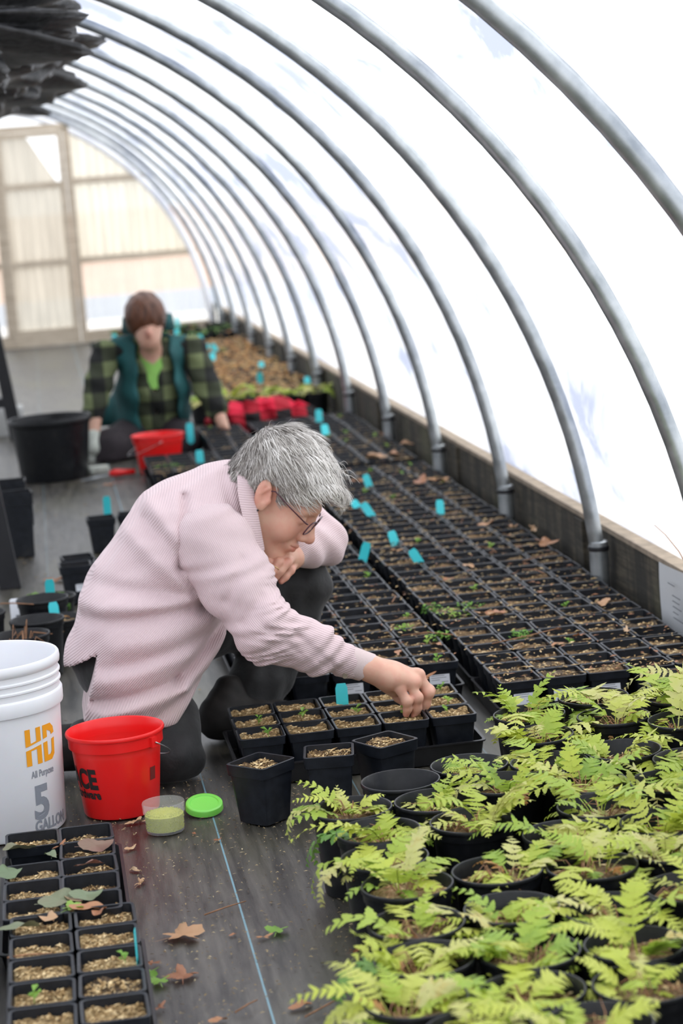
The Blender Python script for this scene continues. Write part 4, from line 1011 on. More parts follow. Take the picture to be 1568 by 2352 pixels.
    # collar: a folded strip round the neck
    CO = [((0.465, 4.900, 0.632), (0.442, 4.920, 0.628)), ((0.452, 4.840, 0.641), (0.416, 4.840, 0.640)), ((0.436, 4.760, 0.641), (0.397, 4.750, 0.640)), ((0.426, 4.695, 0.627), (0.389, 4.680, 0.621)), ((0.420, 4.655, 0.585), (0.384, 4.635, 0.578)), ((0.424, 4.632, 0.523), (0.392, 4.605, 0.514)), ((0.429, 4.632, 0.472), (0.405, 4.598, 0.469)), ((0.430, 4.634, 0.460), (0.420, 4.610, 0.458))]
    rows_ = []
    for inn, out in CO:
        a, b = Vector(inn), Vector(out); m_ = a.lerp(b, .5); nrm = Vector((-.25, -.75, .45)).normalized() * .006
        rows_.append([a - Vector(base), a.lerp(b, .25) + nrm - Vector(base), m_ + nrm * 1.2 - Vector(base), b + nrm * .7 - Vector(base), b - nrm * .3 - Vector(base), m_ - nrm * .9 - Vector(base)])
    # smooth the strip lengthwise
    fine = []
    for i in range(len(rows_) - 1):
        for k in range(4):
            t = k / 4; P0, P1, P2, P3 = rows_[max(i - 1, 0)], rows_[i], rows_[i + 1], rows_[min(i + 2, len(rows_) - 1)]
            fine.append([.5 * (2 * P1[j] + (P2[j] - P0[j]) * t + (2 * P0[j] - 5 * P1[j] + 4 * P2[j] - P3[j]) * t * t + (3 * P1[j] - P0[j] - 3 * P2[j] + P3[j]) * t ** 3) for j in range(6)])
    fine.append(rows_[-1]); me = MB().loops(fine, True, True).mesh('collar', 'corduroy_pink', ang=60)
    ra = me.attributes.new('rib', 'FLOAT', 'POINT'); ra.data.foreach_set('value', [v_.co.z * .9 + v_.co.x * .2 for v_ in me.vertices]); sub('collar', me)
    # cuff with lining and button
    ca, cb = Vector((0.565, 4.511, 0.228)), Vector((0.616, 4.512, 0.204)); ax = (cb - ca).normalized(); e1 = ax.cross(Vector((0, 1, 0))).normalized(); e2 = ax.cross(e1).normalized(); off = Vector(base)
    def ring(c, r, tilt=0.0): return [c + e1 * r * math.cos(t) + e2 * r * .95 * math.sin(t) + ax * tilt * math.cos(t) - off for t in np.linspace(0, 2 * math.pi, 33)[:-1]]
    sgn = -1 if e1.z < 0 else 1
    me = MB().loops([ring(ca - ax * .006, .030), ring(ca, .0345), ring(ca.lerp(cb, .5), .0338), ring(cb, .0325, .008 * sgn), ring(cb, .0305, .008 * sgn), ring(ca.lerp(cb, .4), .0300)]).mesh('cuff', 'pink_canvas', ang=50); cu = sub('cuff', me)
    me = MB().loops([ring(cb + ax * .004, .0300, .008 * sgn), ring(cb + ax * .0045, .0285, .008 * sgn), ring(ca.lerp(cb, .5), .0275)]).mesh('lining', 'blue_lining', True); ob('lining', me, sh)
    bp = Vector((0.563, 4.478, 0.199)); me = MB().lathe([(.003, .0028), (.0055, .003), (.006, .0015), (.0058, 0)], 14, cap0=True, cap1=True).mesh('button', 'button_horn', ang=40)
    ob('button', me, sh, tuple(bp - off), (math.radians(100), 0, 0))
    # ---- trousers and boots
    def trous(X, Y, Z):
        d = ell(X, Y, Z, (0.110, 4.770, 0.231), (.118, .158, .110))
        d = smin(d, chain(X, Y, Z, [(0.130, 4.700, 0.219), (0.174, 4.610, 0.103), (0.183, 4.545, 0.048)], [.090, .075, .068], .04), .05)              # near thigh
        d = smin(d, chain(X, Y, Z, [(0.180, 4.560, 0.046), (0.092, 4.620, 0.052), (0.016, 4.680, 0.080)], [.064, .056, .046], .03), .03)                # near shin on floor
        t = chain(X, Y, Z, [(0.190, 4.880, 0.235), (0.399, 4.930, 0.290), (0.528, 4.950, 0.321)], [.100, .088, .072], .04)                              # far thigh
        s = chain(X, Y, Z, [(0.536, 4.950, 0.313), (0.484, 4.940, 0.191), (0.412, 4.910, 0.102), (0.369, 4.885, 0.040)], [.070, .068, .066, .064], .03)      # far shin
        t = smin(t, s, .02); d = smin(d, t, .04)
        d = d - .0035 * np.sin(60 * X + 40 * Z + 30 * Y) * np.sin(45 * Z - 50 * X) - .003 * np.sin(90 * X - 70 * Z)
        return smax(d, 0.004 - Z, .004)
    sdf_part('trousers', trous, (-0.10, 4.44, -0.01), (0.66, 5.08, 0.45), 0.0075, 'trousers_black', W, 1)
    def boot(P):
        def fn(X, Y, Z):
            d = cone(X, Y, Z, P[0], P[1], .040, .048); d = smin(d, cone(X, Y, Z, P[1], P[2], .046, .036), .03); return smax(d, .003 - Z, .005) - .002 * np.sin(120 * X + 80 * Y) * np.sin(110 * Z)
        lo = [min(p[i] for p in P) - .07 for i in range(3)]; hi = [max(p[i] for p in P) + .07 for i in range(3)]; lo[2] = -.01; return sdf_part('boot', fn, lo, hi, .006, 'shoe_dark', W, 2)
    boot([(0.345, 4.865, .10), (0.315, 4.835, .048), (0.47, 4.835, .036)]); boot([(0.02, 4.69, .06), (-0.035, 4.69, .055), (-0.05, 4.69, .05)])
    # ---- hair: a cap plus fine strands
    def hcut(x): return np.interp(x, [-.14, -.07, -.036, -.022, .004, .016, .026, .045, .065, .09, .13], [-.075, -.070, -.045, .022, .026, -.008, .000, .030, .048, .058, .066])
    def hair(X, Y, Z):
        A = np.abs(Y); d = ell(X, Y, Z, (-0.012, 0, 0.043), (0.1055, 0.0835, 0.0985))
        d = smin(d, ell(X, Y, Z, (0.055, -.012, 0.080), (0.058, 0.054, 0.034)), .03)
        d = smin(d, ell(X, Y, Z, (0.098, -.005, 0.078), (0.030, 0.042, 0.018)), .02)
        d = smin(d, cone(X, Y, Z, (-.055, 0, -.02), (-.068, 0, -.062), .060, .052), .03)
        d = d + .0022 * np.sin(90 * A + 40 * X) * np.sin(60 * X + 50 * Z) - .0018 * np.sin(160 * X + 120 * A - 60 * Z)
        return smax(d, hcut(X) - Z + .012 * np.clip((A - .03) / .05, 0, 1) * 0, .006)
    v, q = surfnet(hair, (-0.16, -0.11, -0.09), (0.15, 0.11, 0.165), 0.0035); v = relax(v, q, 1, .5)
    hm = mk('hair', ((v * HS) @ RH_.T + HO) - np.array(base), q, 'hair_base_grey', True); ho = ob('hair', hm, W)
    nr = np.zeros_like(v); fn_ = np.cross(v[q[:, 2]] - v[q[:, 0]], v[q[:, 3]] - v[q[:, 1]])
    for k in range(4): np.add.at(nr, q[:, k], fn_)
    nr /= np.linalg.norm(nr, axis=1)[:, None] + 1e-9
    R = np.random.default_rng(11); ok = np.where((nr @ np.array((0, 0, 1)) > -.75) & (v[:, 2] > hcut(v[:, 0]) + .004))[0]; pick = R.choice(ok, 9000); wh = np.array((-.085, .01, .085))
    sv, sf, tone = [], [], []
    P = v[pick] + R.normal(0, .0012, (9000, 3)); N = nr[pick]; T = P - wh; T += np.array((.05, 0, -.01)) * (P[:, 2:3] > .07); T += R.normal(0, .008, T.shape); T -= N * (T * N).sum(1)[:, None]; T /= np.linalg.norm(T, axis=1)[:, None] + 1e-9
    Bn = np.cross(N, T); L = R.uniform(.026, .058, 9000) * np.where((P[:, 2] < .06) & (P[:, 0] < .03), .42, np.where(P[:, 0] > .06, .6, 1)); lift = R.uniform(.0008, .0035, 9000) * (1 + 2.5 * (R.random(9000) < .02)); w = R.uniform(.00045, .0010, 9000); bend = R.normal(0, .16, 9000)
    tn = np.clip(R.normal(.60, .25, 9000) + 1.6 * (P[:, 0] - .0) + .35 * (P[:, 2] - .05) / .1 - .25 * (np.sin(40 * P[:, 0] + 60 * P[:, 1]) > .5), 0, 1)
    rows_v = []
    for k, s in enumerate((0, .33, .67, 1.0)):
        l = L * s; c = P + T * l[:, None] + Bn * (bend * l * s)[:, None] + N * (-.0005 + lift * math.sin(min(1, s * 1.3) * 2.2) * 1.1 - l ** 2 / .21)[:, None]; ww = w * (1, 1, .8, .15)[k]
        rows_v.append(np.stack([c - Bn * ww[:, None], c + Bn * ww[:, None]], 1))
    allv = np.stack(rows_v, 1).reshape(-1, 3); ids = np.arange(9000) * 8
    qs = np.concatenate([np.stack([ids + 2 * k, ids + 2 * k + 1, ids + 2 * k + 3, ids + 2 * k + 2], 1) for k in range(3)])
    # a few stray wisps on the crown
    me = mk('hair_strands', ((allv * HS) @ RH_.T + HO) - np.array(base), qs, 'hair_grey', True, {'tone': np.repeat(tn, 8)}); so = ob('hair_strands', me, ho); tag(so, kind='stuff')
    wb_ = MB(); Rw = random.Random(4)
    for k in range(26):
        a = np.array((Rw.uniform(-.02, .09), Rw.uniform(-.05, .03), .135 - abs(Rw.gauss(0, .01)))) ; a[2] = .14 - 3.0 * (a[0] - .01) ** 2 - 2 * a[1] ** 2; d = np.array((Rw.uniform(.1, .9), Rw.uniform(-.7, .3), Rw.uniform(.2, .9))); d /= np.linalg.norm(d); l = Rw.uniform(.015, .04)
        c = [a + d * l * t + np.array((.012, 0, -.02)) * t * t for t in (0, .4, .75, 1)]; wb_.tube([Vector(hw(p)) - Vector(base) for p in c], [.0004, .0004, .0003, .0001], 4, False)
    me = wb_.mesh('hair_wisps', 'hair_grey', True); a = me.attributes.new('tone', 'FLOAT', 'POINT'); a.data.foreach_set('value', [.9] * len(me.vertices)); ob('hair_wisps', me, ho)
    # eyebrows
    eb = MB()
    for s in (-1, 1):
        for k in range(46):
            t = Rw.random(); p = np.array((.0955 - .022 * t ** 1.6, s * (.012 + .040 * t), .017 + .008 * math.sin(t * 2.4))); d = np.array((-.3, s * .9, .25)); d /= np.linalg.norm(d); eb.tube([Vector(hw(p + np.array((.001, 0, Rw.uniform(-.003, .003))))) - Vector(base), Vector(hw(p + d * .006)) - Vector(base)], [.0006, .0002], 3, False)
    ob('eyebrows', eb.mesh('eyebrows', 'hair_base_grey'), ho)
    # ---- spectacles, ring, earring
    gl = ob('spectacles', None, W) if False else None
    fr = MB()
    def hl(p): return Vector(hw(p)) - Vector(base)
    lens = []
    for s in (-1, 1):
        loop = []
        for k in range(28):
            t = 2 * math.pi * k / 28; cx, cz = math.copysign(abs(math.cos(t)) ** .6, math.cos(t)) * .0255, math.copysign(abs(math.sin(t)) ** .6, math.sin(t)) * .0165
            loop.append((.1085 - .20 * abs(s * .034 + cx) ** 1.0 * .45, s * .0335 + cx, -.006 + cz))
        fr.tube([hl(p) for p in loop + [loop[0]]], .0017, 6, False); lens.append(loop)
        fr.tube([hl(p) for p in ((.0985, s * .059, .004), (.0965, s * .0690, .006), (.088, s * .0735, .007))], .0018, 6); fr.tube([hl(p) for p in ((.090, s * .0732, .007), (.045, s * .0790, .012), (.004, s * .0825, .018), (-.018, s * .0815, .004))], .0016, 6)
    fr.tube([hl(p) for p in ((.1055, -.0085, .002), (.1085, 0, .006), (.1055, .0085, .002))], .0013, 6)
    sp_ = ob('spectacles', fr.mesh('spectacles', 'spectacle_frame', True), W)
    for lp in lens: ob('lens', mk('lens', [hl(p) for p in lp], [tuple(range(28))], 'lens_glass'), sp_)
    p = lf[2][0]; a, b = Vector(p[1]), Vector(p[2]); c = a.lerp(b, .55); ax = (b - a).normalized(); e1 = ax.cross(Vector((0, 1, 0))).normalized(); e2 = ax.cross(e1)
    ob('ring', MB().tube([c + e1 * .0106 * math.cos(t) + e2 * .0106 * math.sin(t) - Vector(base) for t in np.linspace(0, 2 * math.pi, 29)], .0011, 6, False).mesh('ring', 'gold', True), W)
    er = MB().lathe([(.0004, -.0022), (.0018, -.0012), (.0022, 0), (.0018, .0012), (.0004, .0022)], 10, cap0=True, cap1=True).mesh('earring', 'ink_black', True); ob('earring', er, W, tuple(hl((.0005, -.0865, -.037))))
    return W
kneeling_woman()

# ------------------------------------------------------------------ second woman, seated further back
def seated_woman():
    base = (0.42, 10.45, 0.0)
    W = thing('person', 'brown-haired person in olive plaid shirt and teal vest seated at the back', 'person', base)
    hd = (0.496, 10.360, 0.623)
    def body(X, Y, Z):
        A = X - hd[0]
        d = ell(X, Y, Z, hd, (.074, .090, .105))
        d = smin(d, ell(X, Y, Z, (0.496, 10.310, 0.544), (.048, .045, .050)), .04)
        d = smin(d, ell(X, Y, Z, (0.493, 10.265, 0.584), (.015, .024, .024)), .015)
        d = smin(d, chain(X, Y, Z, [(0.503, 10.400, 0.521), (0.505, 10.460, 0.433)], [.052, .062], .03), .03)
        d = smin(d, chain(X, Y, Z, [(0.503, 10.500, 0.388), (0.489, 10.560, 0.108)], [.10, .12], .05, .8), .05)
        d = smin(d, chain(X, Y, Z, [(0.295, 10.470, 0.482), (0.225, 10.330, 0.292), (0.190, 10.240, 0.128)], [.048, .040, .029], .02), .03)
        d = smin(d, chain(X, Y, Z, [(0.701, 10.470, 0.467), (0.768, 10.380, 0.258), (0.806, 10.280, 0.118)], [.048, .040, .028], .02), .03)
        for k in range(4): d = smin(d, chain(X, Y, Z, [(0.803, 10.290, 0.124), (0.0, 0.0, 0.0) if False else (0.823, 10.250, 0.101)], [.018, .010], .01), .008)
        return d
    v, q = surfnet(body, (0.02, 10.14, 0.06), (1.0, 10.75, 0.92), 0.008); v = relax(v, q, 2)
    bl = np.exp(-(((v - np.array((0.492, 10.250, 0.577))) ** 2).sum(1)) / .03 ** 2)
    ob('body', mk('body', v - np.array(base), q, 'skin_back', True, {'blush': bl}), W)
    def part(name, fn, lo, hi, mat, h=.010, par=None, it=2):
        o = sdf_part(name, fn, lo, hi, h, mat, W, it)
        if par: o.parent = par
        return o
    def hair(X, Y, Z):
        d = ell(X, Y, Z, (hd[0] - .006, hd[1] + .02, hd[2] + .035), (.100, .108, .118)); d = smin(d, ell(X, Y, Z, (hd[0] - .01, hd[1] - .045, hd[2] + .045), (.085, .05, .07)), .04)
        face = ell(X, Y, Z, (0.504, 10.240, 0.511), (.070, .10, .082)); d = smax(d, -face, .015); d = smax(d, hd[2] - .085 - Z, .02)
        return d - .003 * np.sin(120 * X + 40 * Y) * np.sin(60 * Z)
    part('hair', hair, (hd[0] - .14, 10.2, hd[2] - .13), (hd[0] + .14, 10.55, hd[2] + .19), 'hair_brown', .007)
    T0, T1, T2 = (0.503, 10.500, 0.430), (0.502, 10.510, 0.282), (0.492, 10.540, 0.099)
    def shirt(X, Y, Z):
        d = chain(X, Y, Z, [T0, T1, T2], [.115, .125, .135], .06, .85)
        d = smin(d, cone(X, Y, Z, (0.331, 10.490, 0.484), (0.678, 10.490, 0.466), .060, .060), .06)
        v = np.maximum(np.abs(X - T0[0]) * 1.0 - .045 * np.clip((Z - (0.496, 10.400, 0.282)[2]) / .16, 0, 1.2), Y - 10.52)
        return smax(d, -v, .008) - .004 * np.sin(40 * X + 50 * Z)
    sh = part('shirt', shirt, (0.1, 10.25, 0.10), (0.85, 10.75, 0.72), 'plaid_olive')
    def tee(X, Y, Z): return smax(chain(X, Y, Z, [T0, T1, T2], [.108, .118, .12], .06, .85), np.abs(X - T0[0]) - .07, .01)
    part('t_shirt', tee, (0.2, 10.25, 0.3), (0.65, 10.75, 0.66), 'tee_green', par=None)
    for pts in ([(0.292, 10.480, 0.488), (0.240, 10.380, 0.348), (0.204, 10.300, 0.234)], [(0.707, 10.480, 0.470), (0.753, 10.400, 0.300), (0.787, 10.330, 0.188)]):
        lo = [min(p[i] for p in pts) - .1 for i in range(3)]; hi = [max(p[i] for p in pts) + .1 for i in range(3)]
        o = part('sleeve', lambda X, Y, Z: chain(X, Y, Z, pts, [.070, .064, .056], .03) - .004 * np.sin(70 * Z + 30 * X), lo, hi, 'plaid_olive'); o.parent = sh
    def vest(X, Y, Z):
        d = chain(X, Y, Z, [T0, T1, T2], [.150, .168, .175], .06, .86)
        d = smin(d, cone(X, Y, Z, (0.349, 10.500, 0.494), (0.663, 10.500, 0.479), .066, .066), .05)
        d = smin(d, cone(X, Y, Z, (0.228, 10.600, 0.171), (0.347, 10.600, 0.203), .05, .09), .05)
        op = np.maximum(np.abs(X - T0[0] - .01) - (.075 + .02 * np.clip((.55 - Z) / .3, 0, 1)), Y - 10.50); d = smax(d, -op, .012)
        col = np.maximum(np.sqrt((X - T0[0]) ** 2 + (Y - 10.44) ** 2) - .082, .50 - Z); d = smax(d, -col, .01)
        for s in ((0.260, 10.440, 0.415), (0.723, 10.440, 0.384)): d = smax(d, -ell(X, Y, Z, s, (.050, .080, .085)), .015)
        return d - .005 * np.sin(45 * Z + 20 * X)
    vo = part('vest', vest, (0.0, 10.25, 0.10), (0.92, 10.8, 0.76), 'vest_teal')
    # stand-up vest collar
    cm = MB(); L = []
    for k in range(17):
        a = math.radians(-150 + 300 * k / 16) + math.pi / 2; r = .095; c = Vector((T0[0], 10.455, .60))
        L.append([c + Vector((r * math.cos(a), r * math.sin(a) * .95, 0)) - Vector(base), c + Vector((r * 1.18 * math.cos(a), r * 1.15 * math.sin(a), .055)) - Vector(base), c + Vector((r * 1.28 * math.cos(a), r * 1.25 * math.sin(a), .05)) - Vector(base), c + Vector((r * 1.35 * math.cos(a), r * 1.3 * math.sin(a), -.02)) - Vector(base)])
    ob('vest_collar', cm.loops(L, True, True).mesh('vest_collar', 'vest_teal', True), vo)
    def legs(X, Y, Z):
        d = chain(X, Y, Z, [(0.443, 10.600, 0.087), (0.268, 10.250, 0.057), (0.251, 10.220, 0.004)], [.115, .088, .075], .04)
        d = smin(d, chain(X, Y, Z, [(0.549, 10.600, 0.088), (0.619, 10.280, 0.042)], [.115, .085], .04), .04)
        d = smin(d, chain(X, Y, Z, [(0.273, 10.250, 0.005), (0.550, 10.420, -0.010)], [.062, .060], .03), .03); d = smin(d, ell(X, Y, Z, (0.494, 10.620, 0.058), (.20, .16, .11)), .05)
        return smax(d, .004 - Z, .005)
    part('leggings', legs, (0.05, 10.05, -0.01), (0.75, 10.85, 0.35), 'leggings_plum')
    g0, g1 = (0.190, 10.240, 0.124), (0.188, 10.210, 0.070)
    def glove(X, Y, Z):
        d = cone(X, Y, Z, g0, g1, .036, .040, .8)
        for k in range(4): d = smin(d, chain(X, Y, Z, [(g1[0] - .03 + .02 * k, g1[1], g1[2]), (g1[0] - .028 + .018 * k, g1[1] - .02, g1[2] - .045), (g1[0] - .02 + .014 * k, g1[1] - .01, g1[2] - .075)], [.012, .011, .010], .006), .005)
        return smin(d, chain(X, Y, Z, [(g1[0] + .03, g1[1], g1[2] + .01), (g1[0] + .045, g1[1] - .02, g1[2] - .03)], [.013, .010], .006), .008)
    part('glove', glove, (g1[0] - .09, 10.08, g1[2] - .12), (g1[0] + .10, 10.33, g0[2] + .06), 'glove_grey', .006)
    return W
seated_woman()

# things around her
bpx, bpy_ = (-0.005, 9.646)
bpt = thing('large_round_pot', 'large round black nursery pot beside the seated person', 'plant pot', (bpx, 9.80, 0))
m = MB().lathe([(0.13, 0.004), (0.148, 0.0), (0.150, 0.005), (0.176, 0.245), (0.181, 0.247), (0.186, 0.252), (0.187, 0.272), (0.183, 0.278), (0.178, 0.276), (0.172, 0.25), (0.147, 0.02)], 48, cap0=True, cap1=True)
ob('shell', m.mesh('shell', 'pot_black', ang=45), bpt)
ob('soil', soil_me(0.168, 911, 'mulch_dark', 120, round_=True, clen=.012), bpt, (0, 0, .22))
rp2 = rp.copy(); COL.objects.link(rp2); rp2.location = (0.462, 9.66, 0.0); rp2.rotation_euler = (0, 0, 2.4)
rp2['label'] = 'small red pail standing before the seated person at the back'
for ch in list(rp.children):
    if 'print' in ch.name or 'patch' in ch.name: continue
    c = ch.copy(); COL.objects.link(c); c.parent = rp2
rp2.scale = (1.18, 1.18, 1.0)
# coloured hand tools on the floor
def tool(name, label, loc, rz, hm, bm_):
    t = thing(name, label, 'hand tool', loc, rz)
    ob('handle', MB().tube([(0, 0, .018), (.03, 0, .02), (.07, 0, .018), (.115, 0, .016)], [.012, .018, .014, .012], 10).mesh('handle', hm, True), t)
    b = MB().loops([[(-.0, -.012, .015), (-.0, .012, .015), (0, .012, .019), (0, -.012, .019)], [(-.07, -.03, .006), (-.07, .03, .006), (-.07, .03, .010), (-.07, -.03, .010)], [(-.13, -.006, .002), (-.13, .006, .002), (-.13, .006, .005), (-.13, -.006, .005)]], True, True)
    ob('blade', b.mesh('blade', bm_), t); return t
tool('hand_trowel', 'small trowel with red handle on the aisle before the seated person', ((0.233, 9.619)[0], (0.233, 9.619)[1], 0), 0.15, 'red_plastic', 'galvanised')
sg = MB().loops([rsq(.045, .015, 0, 3, .03), rsq(.048, .015, .004, 3, .033), rsq(.048, .015, .03, 3, .033), rsq(.044, .014, .035, 3, .029)], True, True)
tag(ob('sponge_block', sg.mesh('sponge_block', 'glove_grey', ang=50), None, ((0.189, 9.808)[0], (0.189, 9.808)[1], 0), (0, 0, .2)), 'pale grey-green block on the floor under the gloved hand', 'block')
# red checked jacket heaped on the pots
jc = (1.030, 10.675)
def jacket(X, Y, Z):
    x, y = X - jc[0], Y - jc[1] - .0
    d = ell(x, y, Z, (0, 0, .075), (.27, .12, .075)); d = smin(d, ell(x, y, Z, (-.12, -.03, .09), (.14, .10, .085)), .05); d = smin(d, ell(x, y, Z, (.05, .0, .12), (.11, .09, .075)), .05); d = smin(d, cone(x, y, Z, (.1, 0, .08), (.27, .03, .05), .07, .045), .04)
    d = d - .014 * np.sin(28 * x + 16 * np.sin(9 * y + 8 * Z)) * np.sin(31 * Z + 14 * x) - .008 * np.sin(60 * x - 40 * y + 50 * Z)
    return smax(d, .003 - Z, .004)
jo = thing('checked_jacket', 'red and black checked jacket heaped beside the seated person', 'jacket', (jc[0], jc[1], 0))
sdf_part('cloth', jacket, (jc[0] - .4, jc[1] - .25, -.01), (jc[0] + .45, jc[1] + .25, .28), .010, 'plaid_red', jo, 2)

# ------------------------------------------------------------------ planted blocks at the back
RB = random.Random(77)
def pot_plant(loc, fr, n, label, cat, group, scale=(0.7, 1.0), hscale=1.0, name='potted_fern', flat=0.0):
    f = thing(name, label, cat, loc, RB.uniform(0, 6.28), group); ob('pot', ROUND, f, (0, 0, 0), (0, 0, 0), (1, 1, hscale)); zs = RP_H * hscale - .016
    ob('soil', RSOIL[RB.randrange(7)], f, (0, 0, zs))
    for j in range(n):
        a = 2.4 * j + RB.uniform(-.4, .4); s = RB.uniform(*scale); ob('frond', RB.choice(fr), f, (.015 * math.cos(a), .015 * math.sin(a), zs - .002), (0, flat + RB.uniform(-.2, .2), a), (s, s, s))
    return f
for r in range(29):
    for c in range(4):
        x = 1.40 - 0.155 * c - (.07 if r % 2 and c < 3 else 0.0) + RB.uniform(-.005, .005); y = 11.82 + 0.152 * r
        if x < .88: continue
        pot_plant((x, y, 0), FR_DRY, 7, 'tan withered fern in the far block, %s row, %s from timber wall' % (ORD[r], ORD[c]), 'potted fern', 'withered ferns in the far block', (1.0, 1.4), .75, flat=.15)
for c in range(5):
    pot_plant((1.41 - .152 * c, 11.50 + .0 * c, 0), FR, 8, 'bright green fern at the front of the far block, %s from the timber wall' % ORD[c], 'potted fern', 'green ferns at the far block', (1.0, 1.4), .75)
for r in range(4):
    for c in range(5):
        x, y = 1.38 - .19 * c, 16.5 + .42 * r
        pot_plant((x, y, 0), FR_DEEP if (r + c) % 3 else FR_DRY, 4, 'dark round pot near the end wall, %s row, %s from the timber wall' % (ORD[r], ORD[c]), 'potted plant', 'pots near the end wall', (.6, .9), .9, 'potted_plant')
pot_plant((0.42, 16.6, 0), FR_DEEP, 3, 'dark round pot on the aisle by the end wall door', 'potted plant', None, (.5, .6), .9, 'potted_plant')

# round pots at the left of the aisle
for (x, y, lab, n) in ((-0.072, 6.03, 'round black pot with a blue tag, rearmost of the group at left', 0), (-0.088, 5.73, 'round black pot with a blue tag, second in the group at left', 0), (-0.128, 5.545, 'round black pot with dry twigs, third in the group at left', 0), (-0.122, 5.36, 'round black pot nearest the white bucket at left', 0),
                    (-0.245, 5.90, 'round black pot at the left picture edge behind the white bucket', 0), (-0.27, 5.66, 'round black pot outside the left edge behind the white bucket', 0)):
    f = thing('round_pot', lab, 'plant pot', (x, y, 0), RB.uniform(0, 6), 'round pots left of the aisle'); ob('pot', ROUND, f); ob('soil', RSOIL[RB.randrange(7)], f, (0, 0, .105))
    if x < -.1: ob('stems', STEMS[RB.randrange(6)], f, (0, 0, .105), (0, 0, 0), (1.2, 1.2, 2.2))
# tall pots and the bench with splayed legs at the left edge
TALLP = square_pot(0.23, 0.056, 0.044)
for (x, y, rz, lab) in ((-0.148, 7.72, .08, 'tall square black pot with white sticker by the bench leg'), (-0.17, 8.06, 0, 'tall square black pot behind the stickered one by the bench')):
    p = make_pot((x, y, 0), rz, lab, 'tall pots by the bench', SOILS[1], .03, TALLP, .23)
    s = ob('sticker', STICK, p, (.0535, -.01, .15), (0, -.06, math.pi / 2), (1.2, 1, 3.2))
bn = thing('potting_bench', 'black steel potting bench at the left picture edge', 'bench', (-0.628, 9.3, 0))
def leg(x0, y0, x1):
    return MB().loops([[(x0 - .035, y0 - .03, 0), (x0 + .035, y0 - .03, 0), (x0 + .035, y0 + .03, 0), (x0 - .035, y0 + .03, 0)], [(x1 - .03, y0 - .03, .84), (x1 + .03, y0 - .03, .84), (x1 + .03, y0 + .03, .84), (x1 - .03, y0 + .03, .84)]], True, True).mesh('leg', 'black_metal')
for y in (-2.2, 2.2):
    ob('leg', leg(.445, y, .355), bn); ob('leg', leg(-.445, y, -.355), bn)
for s in (-1, 1): ob('top_rail', MB().box((-.40 if s < 0 else .36, -2.3, .84), (-.36 if s < 0 else .40, 2.3, .875)).mesh('top_rail', 'black_metal'), bn)
for k in range(24): ob('slat', MB().box((-.40, -2.28 + .192 * k, .876), (.40, -2.28 + .192 * k + .12, .896)).mesh('slat', 'wall_timber'), bn)
cb_ = thing('concrete_block', 'grey concrete block standing on the floor by the left picture edge', 'block', (-0.235, 11.85, 0))
ob('block', MB().loops([rsq(.09, .008, 0, 3, .10), rsq(.092, .008, .14, 3, .102), rsq(.088, .006, .147, 3, .098)], True, True).mesh('block', plain('concrete', (.42, .42, .41), .9, .15), ang=40), cb_)
fc = MB().lathe([(.02, 0), (.055, .002), (.058, .05), (.05, .056)], 20, cap0=True, cap1=True); tag(ob('cap_weight', fc.mesh('cap_weight', 'black_metal', ang=40), None, (-.235, 11.85, .1475)), 'black round weight resting on the grey concrete block', 'weight')
cd = thing('plant_card', 'folded white plant card standing on the floor by the round pots', 'card', (-0.135, 6.28, 0))
ob('card', MB().loops([[(-.035, 0, 0), (.035, 0, 0), (.035, .002, 0), (-.035, .002, 0)], [(-.035, .03, .10), (.035, .03, .10), (.035, .032, .10), (-.035, .032, .10)], [(-.03, .04, .10), (.035, .036, .102), (.035, .038, .102), (-.03, .042, .102)]], True, True).mesh('card', 'sticker_white'), cd)
ob('print', MB().box((-.02, .0135, .052), (.015, .0165, .058)).mesh('print', 'print_grey'), cd)

